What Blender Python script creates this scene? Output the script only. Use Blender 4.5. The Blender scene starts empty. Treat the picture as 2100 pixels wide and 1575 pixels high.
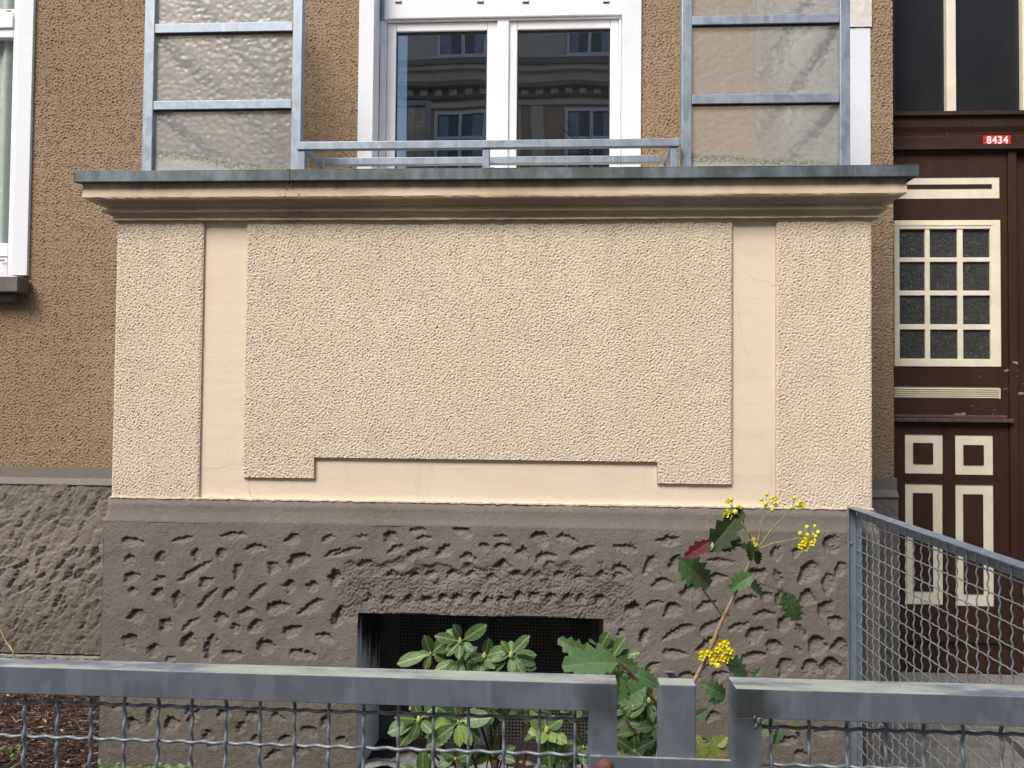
import bpy, math, random
import numpy as np
from mathutils import Vector, Matrix
random.seed(7)
SC = bpy.context.scene
COL = SC.collection

# ------------------------------------------------------------------ camera
CAM = Vector((0.0, -3.0, 1.5))
YAW, PITCH, ROLL = 0.05878, 0.02781, 0.00937
FPX = 1700.0
def cam_axes():
    cy, sy, cp, sp = math.cos(YAW), math.sin(YAW), math.cos(PITCH), math.sin(PITCH)
    f = Vector((-sy*cp, cy*cp, sp)); r = Vector((cy, sy, 0)); u = r.cross(f)
    cr, sr = math.cos(ROLL), math.sin(ROLL)
    return cr*r+sr*u, -sr*r+cr*u, f
AR, AU, AF = cam_axes()
cd = bpy.data.cameras.new('camera'); cam = bpy.data.objects.new('camera', cd); COL.objects.link(cam)
cd.sensor_width = 36; cd.lens = 36*FPX/2100; cd.clip_start = 0.05; cd.clip_end = 500
cam.matrix_world = Matrix(((AR.x, AU.x, -AF.x, CAM.x), (AR.y, AU.y, -AF.y, CAM.y), (AR.z, AU.z, -AF.z, CAM.z), (0, 0, 0, 1)))
SC.camera = cam
def at(px, py, Y):
    """point of the plane y=Y that the photograph shows at pixel (px, py)"""
    d = AR*((px-1050)/FPX) + AU*((787.5-py)/FPX) + AF
    return CAM + d*((Y-CAM.y)/d.y)
def X_(px, py, Y): return at(px, py, Y).x
def Z_(px, py, Y): return at(px, py, Y).z

# ------------------------------------------------------------------ light
SUN_EL, SUN_AZ = math.radians(46), math.radians(212)      # azimuth clockwise from +Y
w = bpy.data.worlds.new('World'); SC.world = w; w.use_nodes = True
nt = w.node_tree; nt.nodes.clear()
sky = nt.nodes.new('ShaderNodeTexSky'); sky.sky_type = 'NISHITA'; sky.sun_disc = False
sky.sun_elevation = SUN_EL; sky.sun_rotation = SUN_AZ; sky.dust_density = 3.0; sky.air_density = 1.0; sky.ozone_density = 1.0
bg = nt.nodes.new('ShaderNodeBackground'); bg.inputs['Strength'].default_value = 0.10
wo = nt.nodes.new('ShaderNodeOutputWorld')
nt.links.new(sky.outputs[0], bg.inputs[0]); nt.links.new(bg.outputs[0], wo.inputs[0])
ld = bpy.data.lights.new('sun', 'SUN'); ld.energy = 1.5; ld.angle = math.radians(24); ld.color = (1.0, 0.955, 0.89)
sun = bpy.data.objects.new('sun', ld); COL.objects.link(sun)
sd = Vector((math.sin(SUN_AZ)*math.cos(SUN_EL), math.cos(SUN_AZ)*math.cos(SUN_EL), math.sin(SUN_EL)))
sun.rotation_euler = sd.to_track_quat('Z', 'Y').to_euler(); sun.location = sd*30
SC.view_settings.view_transform = 'Standard'; SC.view_settings.look = 'None'
SC.view_settings.gamma = 1; SC.view_settings.exposure = 1.26; SC.view_settings.use_curve_mapping = False
SC.cycles.max_bounces = 8; SC.cycles.use_denoising = True; SC.cycles.transparent_max_bounces = 12

# ------------------------------------------------------------------ materials
class NT:
    def __init__(s, name):
        s.m = bpy.data.materials.new(name); s.m.use_nodes = True; s.t = s.m.node_tree; s.t.nodes.clear()
        s.out = s.n('ShaderNodeOutputMaterial'); s.tc = s.n('ShaderNodeTexCoord'); s.geo = s.n('ShaderNodeNewGeometry')
    def n(s, typ, **kw):
        nd = s.t.nodes.new(typ)
        for k, v in kw.items(): setattr(nd, k, v)
        return nd
    def l(s, a, b): s.t.links.new(a, b)
    def inp(s, sock, v):
        if hasattr(v, 'is_linked') or isinstance(v, bpy.types.NodeSocket): s.l(v, sock)
        else:
            if isinstance(v, (tuple, list)) and sock.type == 'RGBA' and len(v) == 3: v = (*v, 1)
            sock.default_value = v
    def pos(s, scale=(1, 1, 1), off=(0, 0, 0), src=None, rot=(0, 0, 0)):
        mp = s.n('ShaderNodeMapping'); mp.inputs['Scale'].default_value = scale; mp.inputs['Location'].default_value = off
        mp.inputs['Rotation'].default_value = rot
        s.l(src or s.geo.outputs['Position'], mp.inputs['Vector']); return mp.outputs[0]
    def noise(s, scale, detail=3, rough=.55, vec=None, dist=0):
        nd = s.n('ShaderNodeTexNoise'); nd.inputs['Scale'].default_value = scale; nd.inputs['Detail'].default_value = detail
        nd.inputs['Roughness'].default_value = rough; nd.inputs['Distortion'].default_value = dist
        s.l(vec if vec is not None else s.geo.outputs['Position'], nd.inputs['Vector']); return nd.outputs['Fac']
    def voro(s, scale, vec=None, feature='F1', out='Distance'):
        nd = s.n('ShaderNodeTexVoronoi'); nd.feature = feature; nd.inputs['Scale'].default_value = scale
        s.l(vec if vec is not None else s.geo.outputs['Position'], nd.inputs['Vector']); return nd.outputs[out]
    def ramp(s, fac, a, b, smooth=True):
        nd = s.n('ShaderNodeMapRange'); nd.interpolation_type = 'SMOOTHSTEP' if smooth else 'LINEAR'
        s.inp(nd.inputs['Value'], fac); nd.inputs['From Min'].default_value = a; nd.inputs['From Max'].default_value = b
        return nd.outputs[0]
    def math(s, op, a, b=0.0, clamp=False):
        nd = s.n('ShaderNodeMath', operation=op, use_clamp=clamp); s.inp(nd.inputs[0], a); s.inp(nd.inputs[1], b); return nd.outputs[0]
    def mix(s, fac, a, b, mode='MIX'):
        nd = s.n('ShaderNodeMix', data_type='RGBA', blend_type=mode); s.inp(nd.inputs[0], fac)
        s.inp(nd.inputs[6], a); s.inp(nd.inputs[7], b); return nd.outputs[2]
    def sep(s, v):
        nd = s.n('ShaderNodeSeparateXYZ'); s.l(v, nd.inputs[0]); return nd.outputs
    def bump(s, h, strength, dist, nrm=None):
        nd = s.n('ShaderNodeBump'); nd.inputs['Strength'].default_value = strength; nd.inputs['Distance'].default_value = dist
        s.l(h, nd.inputs['Height'])
        if nrm is not None: s.l(nrm, nd.inputs['Normal'])
        return nd.outputs[0]
    def bsdf(s, col, rough=.6, metal=0.0, nrm=None, spec=.5, **kw):
        b = s.n('ShaderNodeBsdfPrincipled'); s.inp(b.inputs['Base Color'], col); s.inp(b.inputs['Roughness'], rough)
        s.inp(b.inputs['Metallic'], metal); b.inputs['Specular IOR Level'].default_value = spec
        for k, v in kw.items(): s.inp(b.inputs[k], v)
        if nrm is not None: s.l(nrm, b.inputs['Normal'])
        return b
    def done(s, sh):
        s.l(sh.outputs[0] if hasattr(sh, 'outputs') else sh, s.out.inputs[0]); return s.m

def plaster(name, col, col2, fine=420, tint=None, spots=True):
    t = NT(name)
    c = t.mix(t.ramp(t.noise(2.3, 4), .35, .65), col, col2)
    c = t.mix(t.math('MULTIPLY', t.ramp(t.noise(8, 5, .65, vec=t.pos((1, 1, .14), off=(2, 0, 5))), .5, .8), .20), c, tuple(v*.62 for v in col))
    c = t.mix(t.math('MULTIPLY', t.ramp(t.noise(1.1, 3, vec=t.pos(off=(5, 1, 2))), .45, .7), .16), c, tuple(v*.75 for v in col))
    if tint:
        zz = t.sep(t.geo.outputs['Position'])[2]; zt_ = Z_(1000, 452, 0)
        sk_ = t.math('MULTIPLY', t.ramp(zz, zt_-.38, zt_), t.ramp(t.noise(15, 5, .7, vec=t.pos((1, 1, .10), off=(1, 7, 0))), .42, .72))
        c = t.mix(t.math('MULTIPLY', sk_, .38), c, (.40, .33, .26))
    if tint: c = t.mix(t.math('MULTIPLY', t.ramp(t.noise(6.0, 3, vec=t.pos(off=(7, 3, 1))), .52, .72), .5), c, tint)
    c = t.mix(t.math('MULTIPLY', t.ramp(t.noise(60, 3), .4, .75), .18), c, tuple(v*.78 for v in col))
    if spots: c = t.mix(t.math('MULTIPLY', t.ramp(t.noise(38, 2, vec=t.pos(off=(3, 9, 2))), .74, .78), .35), c, tuple(v*.45 for v in col))
    n = t.bump(t.noise(fine, 3, .6), .55, .0012)
    return t.done(t.bsdf(c, .92, nrm=n, spec=.25))
def cracks(t, c, scale=2.6, width=.0035, amt=.5, dark=(.25, .19, .13)):
    wv = t.n('ShaderNodeVectorMath', operation='MULTIPLY_ADD'); nz = t.n('ShaderNodeTexNoise'); nz.inputs['Scale'].default_value = 6; nz.inputs['Detail'].default_value = 5
    t.l(t.geo.outputs['Position'], nz.inputs['Vector']); t.l(nz.outputs['Color'], wv.inputs[0]); wv.inputs[1].default_value = (.12, .12, .12); t.l(t.geo.outputs['Position'], wv.inputs[2])
    d = t.voro(scale, wv.outputs[0], 'DISTANCE_TO_EDGE'); m = t.math('MULTIPLY', t.ramp(d, width, width*.2), t.ramp(t.noise(1.3, 3, vec=t.pos(off=(9, 1, 4))), .50, .62))
    return t.mix(t.math('MULTIPLY', m, amt), c, dark), m
def smooth_render(name, col, col2, dirt, zt=None):
    t = NT(name)
    c = t.mix(t.ramp(t.noise(1.7, 4), .35, .65), col, col2)
    c, _ = cracks(t, c, 2.2, .004, .45)
    c = t.mix(t.math('MULTIPLY', t.ramp(t.noise(11, 5, .65, vec=t.pos((1, 1, .12))), .55, .8), .22), c, (.42, .34, .25))
    c = t.mix(t.math('MULTIPLY', t.ramp(t.noise(9, 5, .65, vec=t.pos((.35, 1, 1))), .5, .8), .35), c, dirt)
    c = t.mix(t.math('MULTIPLY', t.ramp(t.noise(120, 2), .7, .76), .4), c, tuple(v*.5 for v in dirt))
    h = t.math('ADD', t.noise(24, 4, vec=t.pos((.3, 1, 1))), t.math('MULTIPLY', t.noise(230, 2), .25))
    return t.done(t.bsdf(c, .85, nrm=t.bump(h, .5, .003), spec=.3))

def X3(px, py, Y): p = at(px, py, Y); return (p.x, p.y, p.z)
CREAM = (.76, .635, .48); CREAM2 = (.775, .66, .51)
M = {}
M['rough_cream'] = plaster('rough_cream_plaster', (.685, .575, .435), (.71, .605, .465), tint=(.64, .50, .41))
M['smooth_cream'] = smooth_render('smooth_cream_render', CREAM, CREAM2, (.55, .43, .31))
M['brown'] = plaster('brown_roughcast', (.270, .192, .120), (.300, .217, .140), fine=330, spots=False)
M['brown_flat'] = M['brown']
def cornice_mat():
    t = NT('weathered_cornice_paint')
    c = t.mix(t.ramp(t.noise(1.7, 4), .35, .65), CREAM, (.60, .47, .33))
    p = t.sep(t.geo.outputs['Position'])
    zt = Z_(1000, 372, -.09); zb = Z_(1000, 402, -.09)
    up = t.ramp(p[2], zb+.004, zt)
    st = t.ramp(t.math('ADD', t.noise(5, 5, .7, vec=t.pos((1, 1, .4))), t.math('MULTIPLY', up, .30)), .60, .90)
    c = t.mix(t.math('MULTIPLY', st, .62), c, (.14, .115, .085))
    c = t.mix(t.math('MULTIPLY', t.ramp(t.noise(19, 4, .6, vec=t.pos((.25, 1, 1))), .5, .75), .35), c, (.33, .25, .16))
    c = t.mix(t.math('MULTIPLY', t.ramp(t.noise(90, 3), .68, .74), .6), c, (.08, .065, .05))
    # crack line with flaked paint round the cap joint
    cx = X_(598, 398, -.09)
    dx = t.math('ABSOLUTE', t.math('SUBTRACT', p[0], cx))
    near = t.ramp(dx, .09, .0)
    crk = t.math('MULTIPLY', near, t.ramp(t.noise(70, 4, .7), .56, .62))
    c = t.mix(t.math('MULTIPLY', crk, .8), c, (.07, .055, .04))
    return t.done(t.bsdf(c, .85, nrm=t.bump(t.noise(30, 5, .6, vec=t.pos((.4, 1, 1))), .5, .004), spec=.3))
M['cornice'] = cornice_mat()
def plinth_mat():
    t = NT('grey_brown_plinth_paint')
    c = t.mix(t.ramp(t.noise(2.0, 4), .35, .65), (.172, .152, .129), (.202, .176, .154))
    c = t.mix(t.math('MULTIPLY', t.ramp(t.noise(8, 4, vec=t.pos(off=(4, 4, 0))), .5, .75), .35), c, (.140, .128, .096))
    z = t.sep(t.geo.outputs['Position'])[2]
    low = t.math('MULTIPLY', t.ramp(t.math('ADD', z, t.math('MULTIPLY', t.noise(6, 3), .3)), .72, .42), .45)
    c = t.mix(low, c, (.125, .112, .085))
    c = t.mix(t.math('MULTIPLY', t.ramp(t.noise(11, 5, .7, vec=t.pos((1, 1, .2), off=(6, 2, 2))), .52, .78), .3), c, (.105, .092, .075))
    c, _ = cracks(t, c, 3.0, .004, .5, (.06, .05, .04))
    c = t.mix(t.math('MULTIPLY', t.ramp(t.noise(26, 5, .7, vec=t.pos(off=(4, 1, 9))), .54, .74), .28), c, (.27, .235, .20))
    sp_ = t.math('MULTIPLY', t.ramp(z, .62, .22), t.ramp(t.noise(45, 4, .7), .48, .62))
    c = t.mix(t.math('MULTIPLY', sp_, .45), c, (.075, .062, .042))
    c = t.mix(t.math('MULTIPLY', t.math('MULTIPLY', t.ramp(z, .75, .3), t.ramp(t.noise(7, 5, .7, vec=t.pos(off=(1, 5, 3))), .55, .7)), .35), c, (.10, .115, .06))
    c = t.mix(t.math('MULTIPLY', t.ramp(t.noise(95, 2), .73, .76), .3), c, (.4, .35, .3))
    h = t.math('ADD', t.noise(60, 5, .65), t.math('MULTIPLY', t.noise(260, 3), .35))
    return t.done(t.bsdf(c, .82, nrm=t.bump(h, .8, .0045), spec=.3))
M['plinth'] = plinth_mat()
def white_mat(name, col, dirty, rough=.5):
    t = NT(name)
    c = t.mix(t.math('MULTIPLY', t.ramp(t.noise(14, 5, .65), .55, .8), .3), col, dirty)
    c = t.mix(t.math('MULTIPLY', t.ramp(t.noise(60, 3, vec=t.pos(off=(2, 5, 3))), .72, .75), .5), c, tuple(v*.45 for v in dirty))
    return t.done(t.bsdf(c, rough, nrm=t.bump(t.noise(70, 4), .35, .002), spec=.4))
M['white_plaster'] = white_mat('white_painted_plaster', (.69, .71, .75), (.52, .51, .48), .7)
M['white_rough'] = plaster('white_roughcast', (.70, .68, .62), (.6, .58, .52), spots=False)
t = NT('white_pvc'); M['pvc'] = t.done(t.bsdf(t.mix(t.ramp(t.noise(3, 3), .4, .7), (.76, .77, .80), (.71, .72, .75)), .32, nrm=t.bump(t.noise(40, 2), .05, .001)))
def galv(name, a, b, algae=0.0, rough=.42, metal=.55, dark=0.0, stains=()):
    t = NT(name)
    wp = t.n('ShaderNodeVectorMath', operation='MULTIPLY_ADD'); nz_ = t.n('ShaderNodeTexNoise'); nz_.inputs['Scale'].default_value = 25
    t.l(t.geo.outputs['Position'], nz_.inputs['Vector']); t.l(nz_.outputs['Color'], wp.inputs[0]); wp.inputs[1].default_value = (.03, .03, .05); t.l(t.geo.outputs['Position'], wp.inputs[2])
    v = t.voro(42, t.pos((1, 1, .5), src=wp.outputs[0], rot=(0, .5, 0)), out='Color')
    vs = t.sep(v)[0]
    f = t.math('ADD', t.math('MULTIPLY', vs, .22), t.math('ADD', t.math('MULTIPLY', t.noise(60, 5, .7, vec=t.pos((1, 1, .45))), .62), t.math('MULTIPLY', t.noise(4, 3), .3)))
    c = t.mix(t.ramp(f, .3, .85), a, b)
    c = t.mix(t.math('MULTIPLY', t.ramp(t.noise(80, 3, vec=t.pos(off=(1, 2, 3))), .70, .78), .35), c, (.55, .58, .6))
    c = t.mix(t.math('MULTIPLY', t.ramp(t.noise(16, 3, .5, vec=t.pos((1.6, 1, .45), off=(3, 1, 7), rot=(0, .35, 0))), .60, .66), .16), c, tuple(min(1, v*1.7) for v in b))
    c = t.mix(t.math('MULTIPLY', t.ramp(t.noise(150, 2, vec=t.pos(off=(8, 2, 3))), .76, .79), .5), c, (.09, .07, .055))
    if dark: c = t.mix(t.math('MULTIPLY', t.ramp(t.noise(7, 4, .6, vec=t.pos(off=(5, 2, 8))), .50, .72), dark), c, (.06, .065, .06))
    for (sx, sy, sz, sr, sa) in stains:
        vd = t.n('ShaderNodeVectorMath', operation='DISTANCE'); t.l(wp.outputs[0], vd.inputs[0]); vd.inputs[1].default_value = (sx+.015, sy+.015, sz+.025)
        c = t.mix(t.math('MULTIPLY', t.ramp(vd.outputs['Value'], sr, sr*.2), sa), c, (.055, .06, .052))
    if algae:
        nz = t.sep(t.geo.outputs['True Normal'])[2]
        am = t.math('MULTIPLY', t.ramp(nz, .6, .9), t.math('MULTIPLY', t.ramp(t.noise(7, 5, .7, vec=t.pos((1, 3, 1))), .36, .56), algae))
        c = t.mix(am, c, t.mix(t.noise(16, 4, .6, vec=t.pos((1, 4, 1))), (.30, .32, .19), (.60, .61, .52)))
        metal = t.math('MULTIPLY', t.math('SUBTRACT', 1.0, am), metal)
    r = t.math('ADD', t.math('MULTIPLY', vs, .12), rough)
    return t.done(t.bsdf(c, r, metal, nrm=t.bump(t.noise(130, 3), .12, .001)))
M['galv'] = galv('galvanised_steel', (.245, .29, .345), (.35, .40, .46))
M['galv_fence'] = galv('weathered_galvanised_steel', (.215, .240, .275), (.275, .305, .345), algae=.85, rough=.5, dark=.25, stains=[(*X3(1240, 1430, -1.807), .045, .6), (*X3(1222, 1470, -1.807), .04, .35), (*X3(1535, 1450, -1.845), .060, .85), (*X3(1525, 1540, -1.845), .04, .4)])
M['galv_side'] = galv('dull_galvanised_steel', (.20, .25, .295), (.30, .355, .41), rough=.45)
M['wire'] = galv('galvanised_wire', (.27, .30, .305), (.38, .41, .415), rough=.42, metal=.6)
M['wire_dark'] = galv('dull_galvanised_wire', (.24, .265, .28), (.33, .36, .38), rough=.42, metal=.5)
def cap_mat():
    t = NT('weathered_zinc_cap')
    c = t.mix(t.ramp(t.noise(9, 5, .65, vec=t.pos((1, 1, .5))), .35, .7), (.075, .09, .095), (.19, .225, .245))
    c = t.mix(t.math('MULTIPLY', t.ramp(t.noise(5, 4, .7, vec=t.pos(off=(2, 6, 1))), .5, .68), .7), c, (.085, .105, .075))
    c = t.mix(t.math('MULTIPLY', t.ramp(t.noise(28, 5, .7, vec=t.pos((1, 1, .35))), .55, .72), .4), c, (.055, .06, .058))
    c = t.mix(t.math('MULTIPLY', t.ramp(t.noise(70, 3), .66, .76), .35), c, (.34, .38, .4))
    return t.done(t.bsdf(c, .55, .35, nrm=t.bump(t.noise(40, 4), .25, .002)))
M['cap'] = cap_mat()
def hammered(name='hammered_glass', base=.33):
    t = NT(name)
    p = t.geo.outputs['Position']
    h = t.math('ADD', t.voro(44, t.pos((1, 1, 1.2)), 'SMOOTH_F1'), t.math('MULTIPLY', t.noise(20, 2), .7))
    nm = t.bump(h, 1.0, .016)
    rf = t.n('ShaderNodeBsdfRefraction'); rf.inputs['IOR'].default_value = 1.16; rf.inputs['Roughness'].default_value = .05
    rf.inputs['Color'].default_value = (.93, .94, .92, 1); t.l(nm, rf.inputs['Normal'])
    tr = t.n('ShaderNodeBsdfTransparent'); tr.inputs[0].default_value = (.93, .94, .92, 1)
    m1 = t.n('ShaderNodeMixShader'); m1.inputs[0].default_value = .68; t.l(tr.outputs[0], m1.inputs[1]); t.l(rf.outputs[0], m1.inputs[2])
    z0 = Z_(450, 350, 0.02)
    pz = t.sep(p)
    hz = t.math('SUBTRACT', pz[2], z0)
    hz = t.math('ADD', hz, t.math('MULTIPLY', t.math('ADD', pz[0], t.math('SUBTRACT', 1.40, t.math('MULTIPLY', t.math('GREATER_THAN', pz[0], 0.0), 1.88))), .085))
    wob = t.math('ADD', hz, t.math('MULTIPLY', t.noise(3.5, 4, .55), .11))
    film = t.ramp(wob, .125, .080)                       # dried film along the foot of the pane
    line = t.math('MULTIPLY', t.ramp(wob, .128, .104), t.ramp(wob, .055, .095))
    gn = t.ramp(t.noise(120, 4, .7), .34, .60)
    green = t.math('MULTIPLY', line, gn)
    dcol = t.mix(t.math('MULTIPLY', green, .95), (.54, .545, .53), (.14, .155, .06))
    df = t.n('ShaderNodeBsdfDiffuse'); t.l(dcol, df.inputs[0])
    tl = t.n('ShaderNodeBsdfTranslucent'); t.l(dcol, tl.inputs[0])
    m0 = t.n('ShaderNodeMixShader'); m0.inputs[0].default_value = .15; t.l(df.outputs[0], m0.inputs[1]); t.l(tl.outputs[0], m0.inputs[2])
    amt = t.math('ADD', base, t.math('ADD', t.math('MULTIPLY', film, .42), t.math('MULTIPLY', green, .5)), clamp=True)
    m2 = t.n('ShaderNodeMixShader'); t.l(amt, m2.inputs[0]); t.l(m1.outputs[0], m2.inputs[1]); t.l(m0.outputs[0], m2.inputs[2])
    gl = t.n('ShaderNodeBsdfGlossy'); gl.inputs['Roughness'].default_value = .36; t.l(t.bump(h, .30, .010), gl.inputs['Normal'])
    fr = t.n('ShaderNodeFresnel'); fr.inputs['IOR'].default_value = 1.45
    m3 = t.n('ShaderNodeMixShader'); t.l(t.math('MULTIPLY', t.math('MULTIPLY', fr.outputs[0], 1.8), t.math('SUBTRACT', 1.0, t.geo.outputs['Backfacing'])), m3.inputs[0]); t.l(m2.outputs[0], m3.inputs[1]); t.l(gl.outputs[0], m3.inputs[2])
    return t.done(m3)
M['hammered'] = hammered()
M['hammered_side'] = hammered('hammered_glass_of_returns', .14)
t = NT('glass_back_face'); _tr = t.n('ShaderNodeBsdfTransparent'); _tr.inputs[0].default_value = (.97, .98, .97, 1); M['glass_back'] = t.done(_tr)
def pane_mat(name, refl, tint=(.5, .52, .52), wav=.0008, rough=.0):
    t = NT(name)
    nm = t.bump(t.noise(1.6, 1), .10, wav*20)
    tr = t.n('ShaderNodeBsdfTransparent'); tr.inputs[0].default_value = (*tint, 1)
    gl = t.n('ShaderNodeBsdfGlossy'); gl.inputs['Roughness'].default_value = rough; t.l(nm, gl.inputs['Normal'])
    fr = t.n('ShaderNodeFresnel'); fr.inputs['IOR'].default_value = 1.5
    m = t.n('ShaderNodeMixShader'); t.l(t.math('ADD', t.math('MULTIPLY', t.math('MULTIPLY', fr.outputs[0], 1.6), t.math('SUBTRACT', 1.0, t.geo.outputs['Backfacing'])), refl, clamp=True), m.inputs[0])
    t.l(tr.outputs[0], m.inputs[1]); t.l(gl.outputs[0], m.inputs[2]); return t.done(m)
M['pane'] = pane_mat('double_glazing', .30, wav=.0009)
M['pane_left'] = pane_mat('window_glass', .10, (.85, .87, .87))
def simple(name, col, rough=.5, metal=0, var=.12, scale=12, bump=.2, bd=.002, spec=.5):
    t = NT(name)
    c = t.mix(t.ramp(t.noise(scale, 4, .6), .3, .7), tuple(v*(1-var) for v in col), tuple(min(1, v*(1+var)) for v in col))
    return t.done(t.bsdf(c, rough, metal, nrm=t.bump(t.noise(scale*6, 3), bump, bd), spec=spec))
M['black'] = simple('dark_room', (.012, .012, .013), .9)
M['rubber'] = simple('black_seal', (.01, .01, .011), .5)
def door_mat():
    t = NT('dark_brown_door_paint')
    c = t.mix(t.ramp(t.noise(3, 4, vec=t.pos((3, 1, .6))), .3, .7), (.038, .0175, .0105), (.048, .023, .0135))
    c = t.mix(t.math('MULTIPLY', t.ramp(t.noise(90, 2), .74, .76), .4), c, (.3, .24, .19))
    p = t.sep(t.geo.outputs['Position'])
    z1, z2 = Z_(2000, 700, 1.6), Z_(2000, 880, 1.6)
    reg = t.math('MULTIPLY', t.ramp(p[2], z2-.02, z2+.08), t.ramp(p[2], z1+.18, z1))
    reg = t.math('MULTIPLY', reg, t.ramp(p[0], X_(1930, 800, 1.6), X_(1990, 800, 1.6)))
    chips = t.math('MULTIPLY', reg, t.ramp(t.noise(27, 3, .55, vec=t.pos((.55, 1, 1.3), off=(3.3, 0, 1.2))), .665, .675))
    c = t.mix(chips, c, (.27, .25, .25))
    return t.done(t.bsdf(c, .45, nrm=t.bump(t.noise(28, 4, vec=t.pos((2, 1, .3))), .3, .002), spec=.25))
M['door'] = door_mat()
M['door_ledge'] = simple('worn_brown_ledge', (.085, .048, .042), .6, var=.3, scale=30, bump=.5)
M['door_cream'] = simple('cream_door_paint', (.76, .70, .55), .45, var=.06, scale=9, bump=.15)
def textured_dark_glass():
    t = NT('ribbed_dark_glass')
    h = t.math('ADD', t.noise(60, 4, .6, vec=t.pos((1, 1, .7))), t.math('MULTIPLY', t.voro(55), .6))
    c = t.mix(t.ramp(t.noise(75, 5, .75), .56, .74), (.042, .043, .040), (.24, .23, .20))
    return t.done(t.bsdf(c, .30, nrm=t.bump(h, .8, .006), spec=.35))
M['dark_tex_glass'] = textured_dark_glass()
M['dark_glass'] = simple('transom_glass', (.018, .020, .022), .22, bump=.03, scale=5, spec=.35)
M['red'] = simple('red_enamel', (.62, .035, .022), .25, var=.08, bump=.05)
M['white_enamel'] = simple('white_enamel', (.85, .85, .83), .3, var=.03)
M['rust'] = simple('rusty_bolt_paint', (.17, .065, .04), .7, var=.35, scale=60, bump=.6)
M['sill'] = simple('dark_sill_paint', (.115, .10, .09), .7, var=.2, scale=15, bump=.4, bd=.004)
M['concrete'] = simple('rough_concrete', (.30, .29, .265), .9, var=.3, scale=40, bump=.9, bd=.006)
M['granite'] = simple('speckled_threshold_stone', (.26, .235, .205), .8, var=.45, scale=120, bump=.6, bd=.003)
M['path'] = simple('path_paving', (.17, .155, .135), .9, var=.25, scale=22, bump=.7, bd=.004)
M['asphalt'] = simple('asphalt', (.05, .05, .052), .9, var=.3, scale=60, bump=.6, bd=.004)
M['slab'] = simple('pavement_slab', (.10, .098, .092), .9, var=.18, scale=30, bump=.5, bd=.003)
M['soil'] = simple('dark_soil', (.045, .030, .022), .95, var=.4, scale=50, bump=1, bd=.01)
for i, c in enumerate([(.075, .036, .025), (.115, .060, .040), (.045, .024, .018), (.17, .105, .065), (.36, .27, .18)]):
    M['chip%d' % i] = simple('bark_chip_%d' % i, c, .85, var=.35, scale=90, bump=.6)
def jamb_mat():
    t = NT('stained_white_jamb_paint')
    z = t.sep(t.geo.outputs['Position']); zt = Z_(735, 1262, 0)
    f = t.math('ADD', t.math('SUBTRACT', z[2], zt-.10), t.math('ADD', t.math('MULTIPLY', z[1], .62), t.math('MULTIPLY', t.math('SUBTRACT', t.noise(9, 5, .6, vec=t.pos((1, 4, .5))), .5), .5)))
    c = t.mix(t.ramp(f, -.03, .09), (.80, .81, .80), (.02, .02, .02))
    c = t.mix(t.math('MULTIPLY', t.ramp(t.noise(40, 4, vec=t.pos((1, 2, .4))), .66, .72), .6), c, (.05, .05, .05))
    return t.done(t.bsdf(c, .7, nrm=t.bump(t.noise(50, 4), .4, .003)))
M['jamb'] = jamb_mat()
M['steel_dark'] = simple('shade_toned_steel', (.11, .12, .125), .6, var=.3, scale=14)  # return rails: shade of their undersides put into the base colour
M['grille'] = simple('grey_perforated_plate', (.085, .082, .078), .6, var=.3, scale=9)
def leaf_mat(name, col, col2, vein, spec=.5, rough=.38, brown=0.0):
    t = NT(name)
    p = t.sep(t.tc.outputs['Object'])
    oi = t.n('ShaderNodeObjectInfo')
    c = t.mix(oi.outputs['Random'], col, col2)
    ay = t.math('ABSOLUTE', p[1])
    c = t.mix(t.math('MULTIPLY', t.ramp(ay, .035, .012), .75), c, vein)
    side = t.n('ShaderNodeTexWave'); side.inputs['Scale'].default_value = 2.2; side.inputs['Distortion'].default_value = 1.5
    mp = t.n('ShaderNodeMapping'); t.l(t.tc.outputs['Object'], mp.inputs[0])
    cx = t.n('ShaderNodeCombineXYZ'); t.l(t.math('SUBTRACT', p[0], t.math('MULTIPLY', ay, .7)), cx.inputs[0])
    t.l(cx.outputs[0], side.inputs['Vector'])
    c = t.mix(t.math('MULTIPLY', t.ramp(side.outputs['Fac'], .8, 1.0), .16), c, vein)
    c = t.mix(t.math('MULTIPLY', t.ramp(t.noise(30, 3), .5, .8), .3), c, tuple(v*.6 for v in col))
    if brown: c = t.mix(t.math('MULTIPLY', t.ramp(t.noise(5, 4, vec=t.tc.outputs['Object']), .5, .6), brown), c, (.34, .25, .13))
    b = t.bsdf(c, rough, spec=spec, nrm=t.bump(t.noise(8, 3, vec=t.tc.outputs['Object']), .3, .01))
    tl = t.n('ShaderNodeBsdfTranslucent'); t.l(c, tl.inputs[0])
    m = t.n('ShaderNodeMixShader'); m.inputs[0].default_value = .22; t.l(b.outputs[0], m.inputs[1]); t.l(tl.outputs[0], m.inputs[2])
    return t.done(m)
M['rhodo'] = leaf_mat('rhododendron_leaf', (.062, .130, .038), (.125, .215, .068), (.34, .44, .16))
M['rhodo_young'] = leaf_mat('young_rhododendron_leaf', (.20, .32, .06), (.27, .37, .07), (.40, .5, .16))
M['mahonia'] = leaf_mat('mahonia_leaf', (.070, .145, .050), (.105, .20, .070), (.15, .22, .10), spec=.4, rough=.42)
M['mahonia_dark'] = leaf_mat('dark_mahonia_leaf', (.035, .060, .018), (.05, .075, .022), (.07, .09, .03), spec=.25, rough=.55)
M['mahonia_red'] = leaf_mat('maroon_mahonia_leaf', (.11, .018, .018), (.13, .022, .02), (.2, .05, .04), rough=.55, spec=.25)
M['leaf_pale'] = leaf_mat('pale_leaf_underside', (.52, .56, .42), (.5, .54, .4), (.6, .6, .5), rough=.6)
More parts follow.
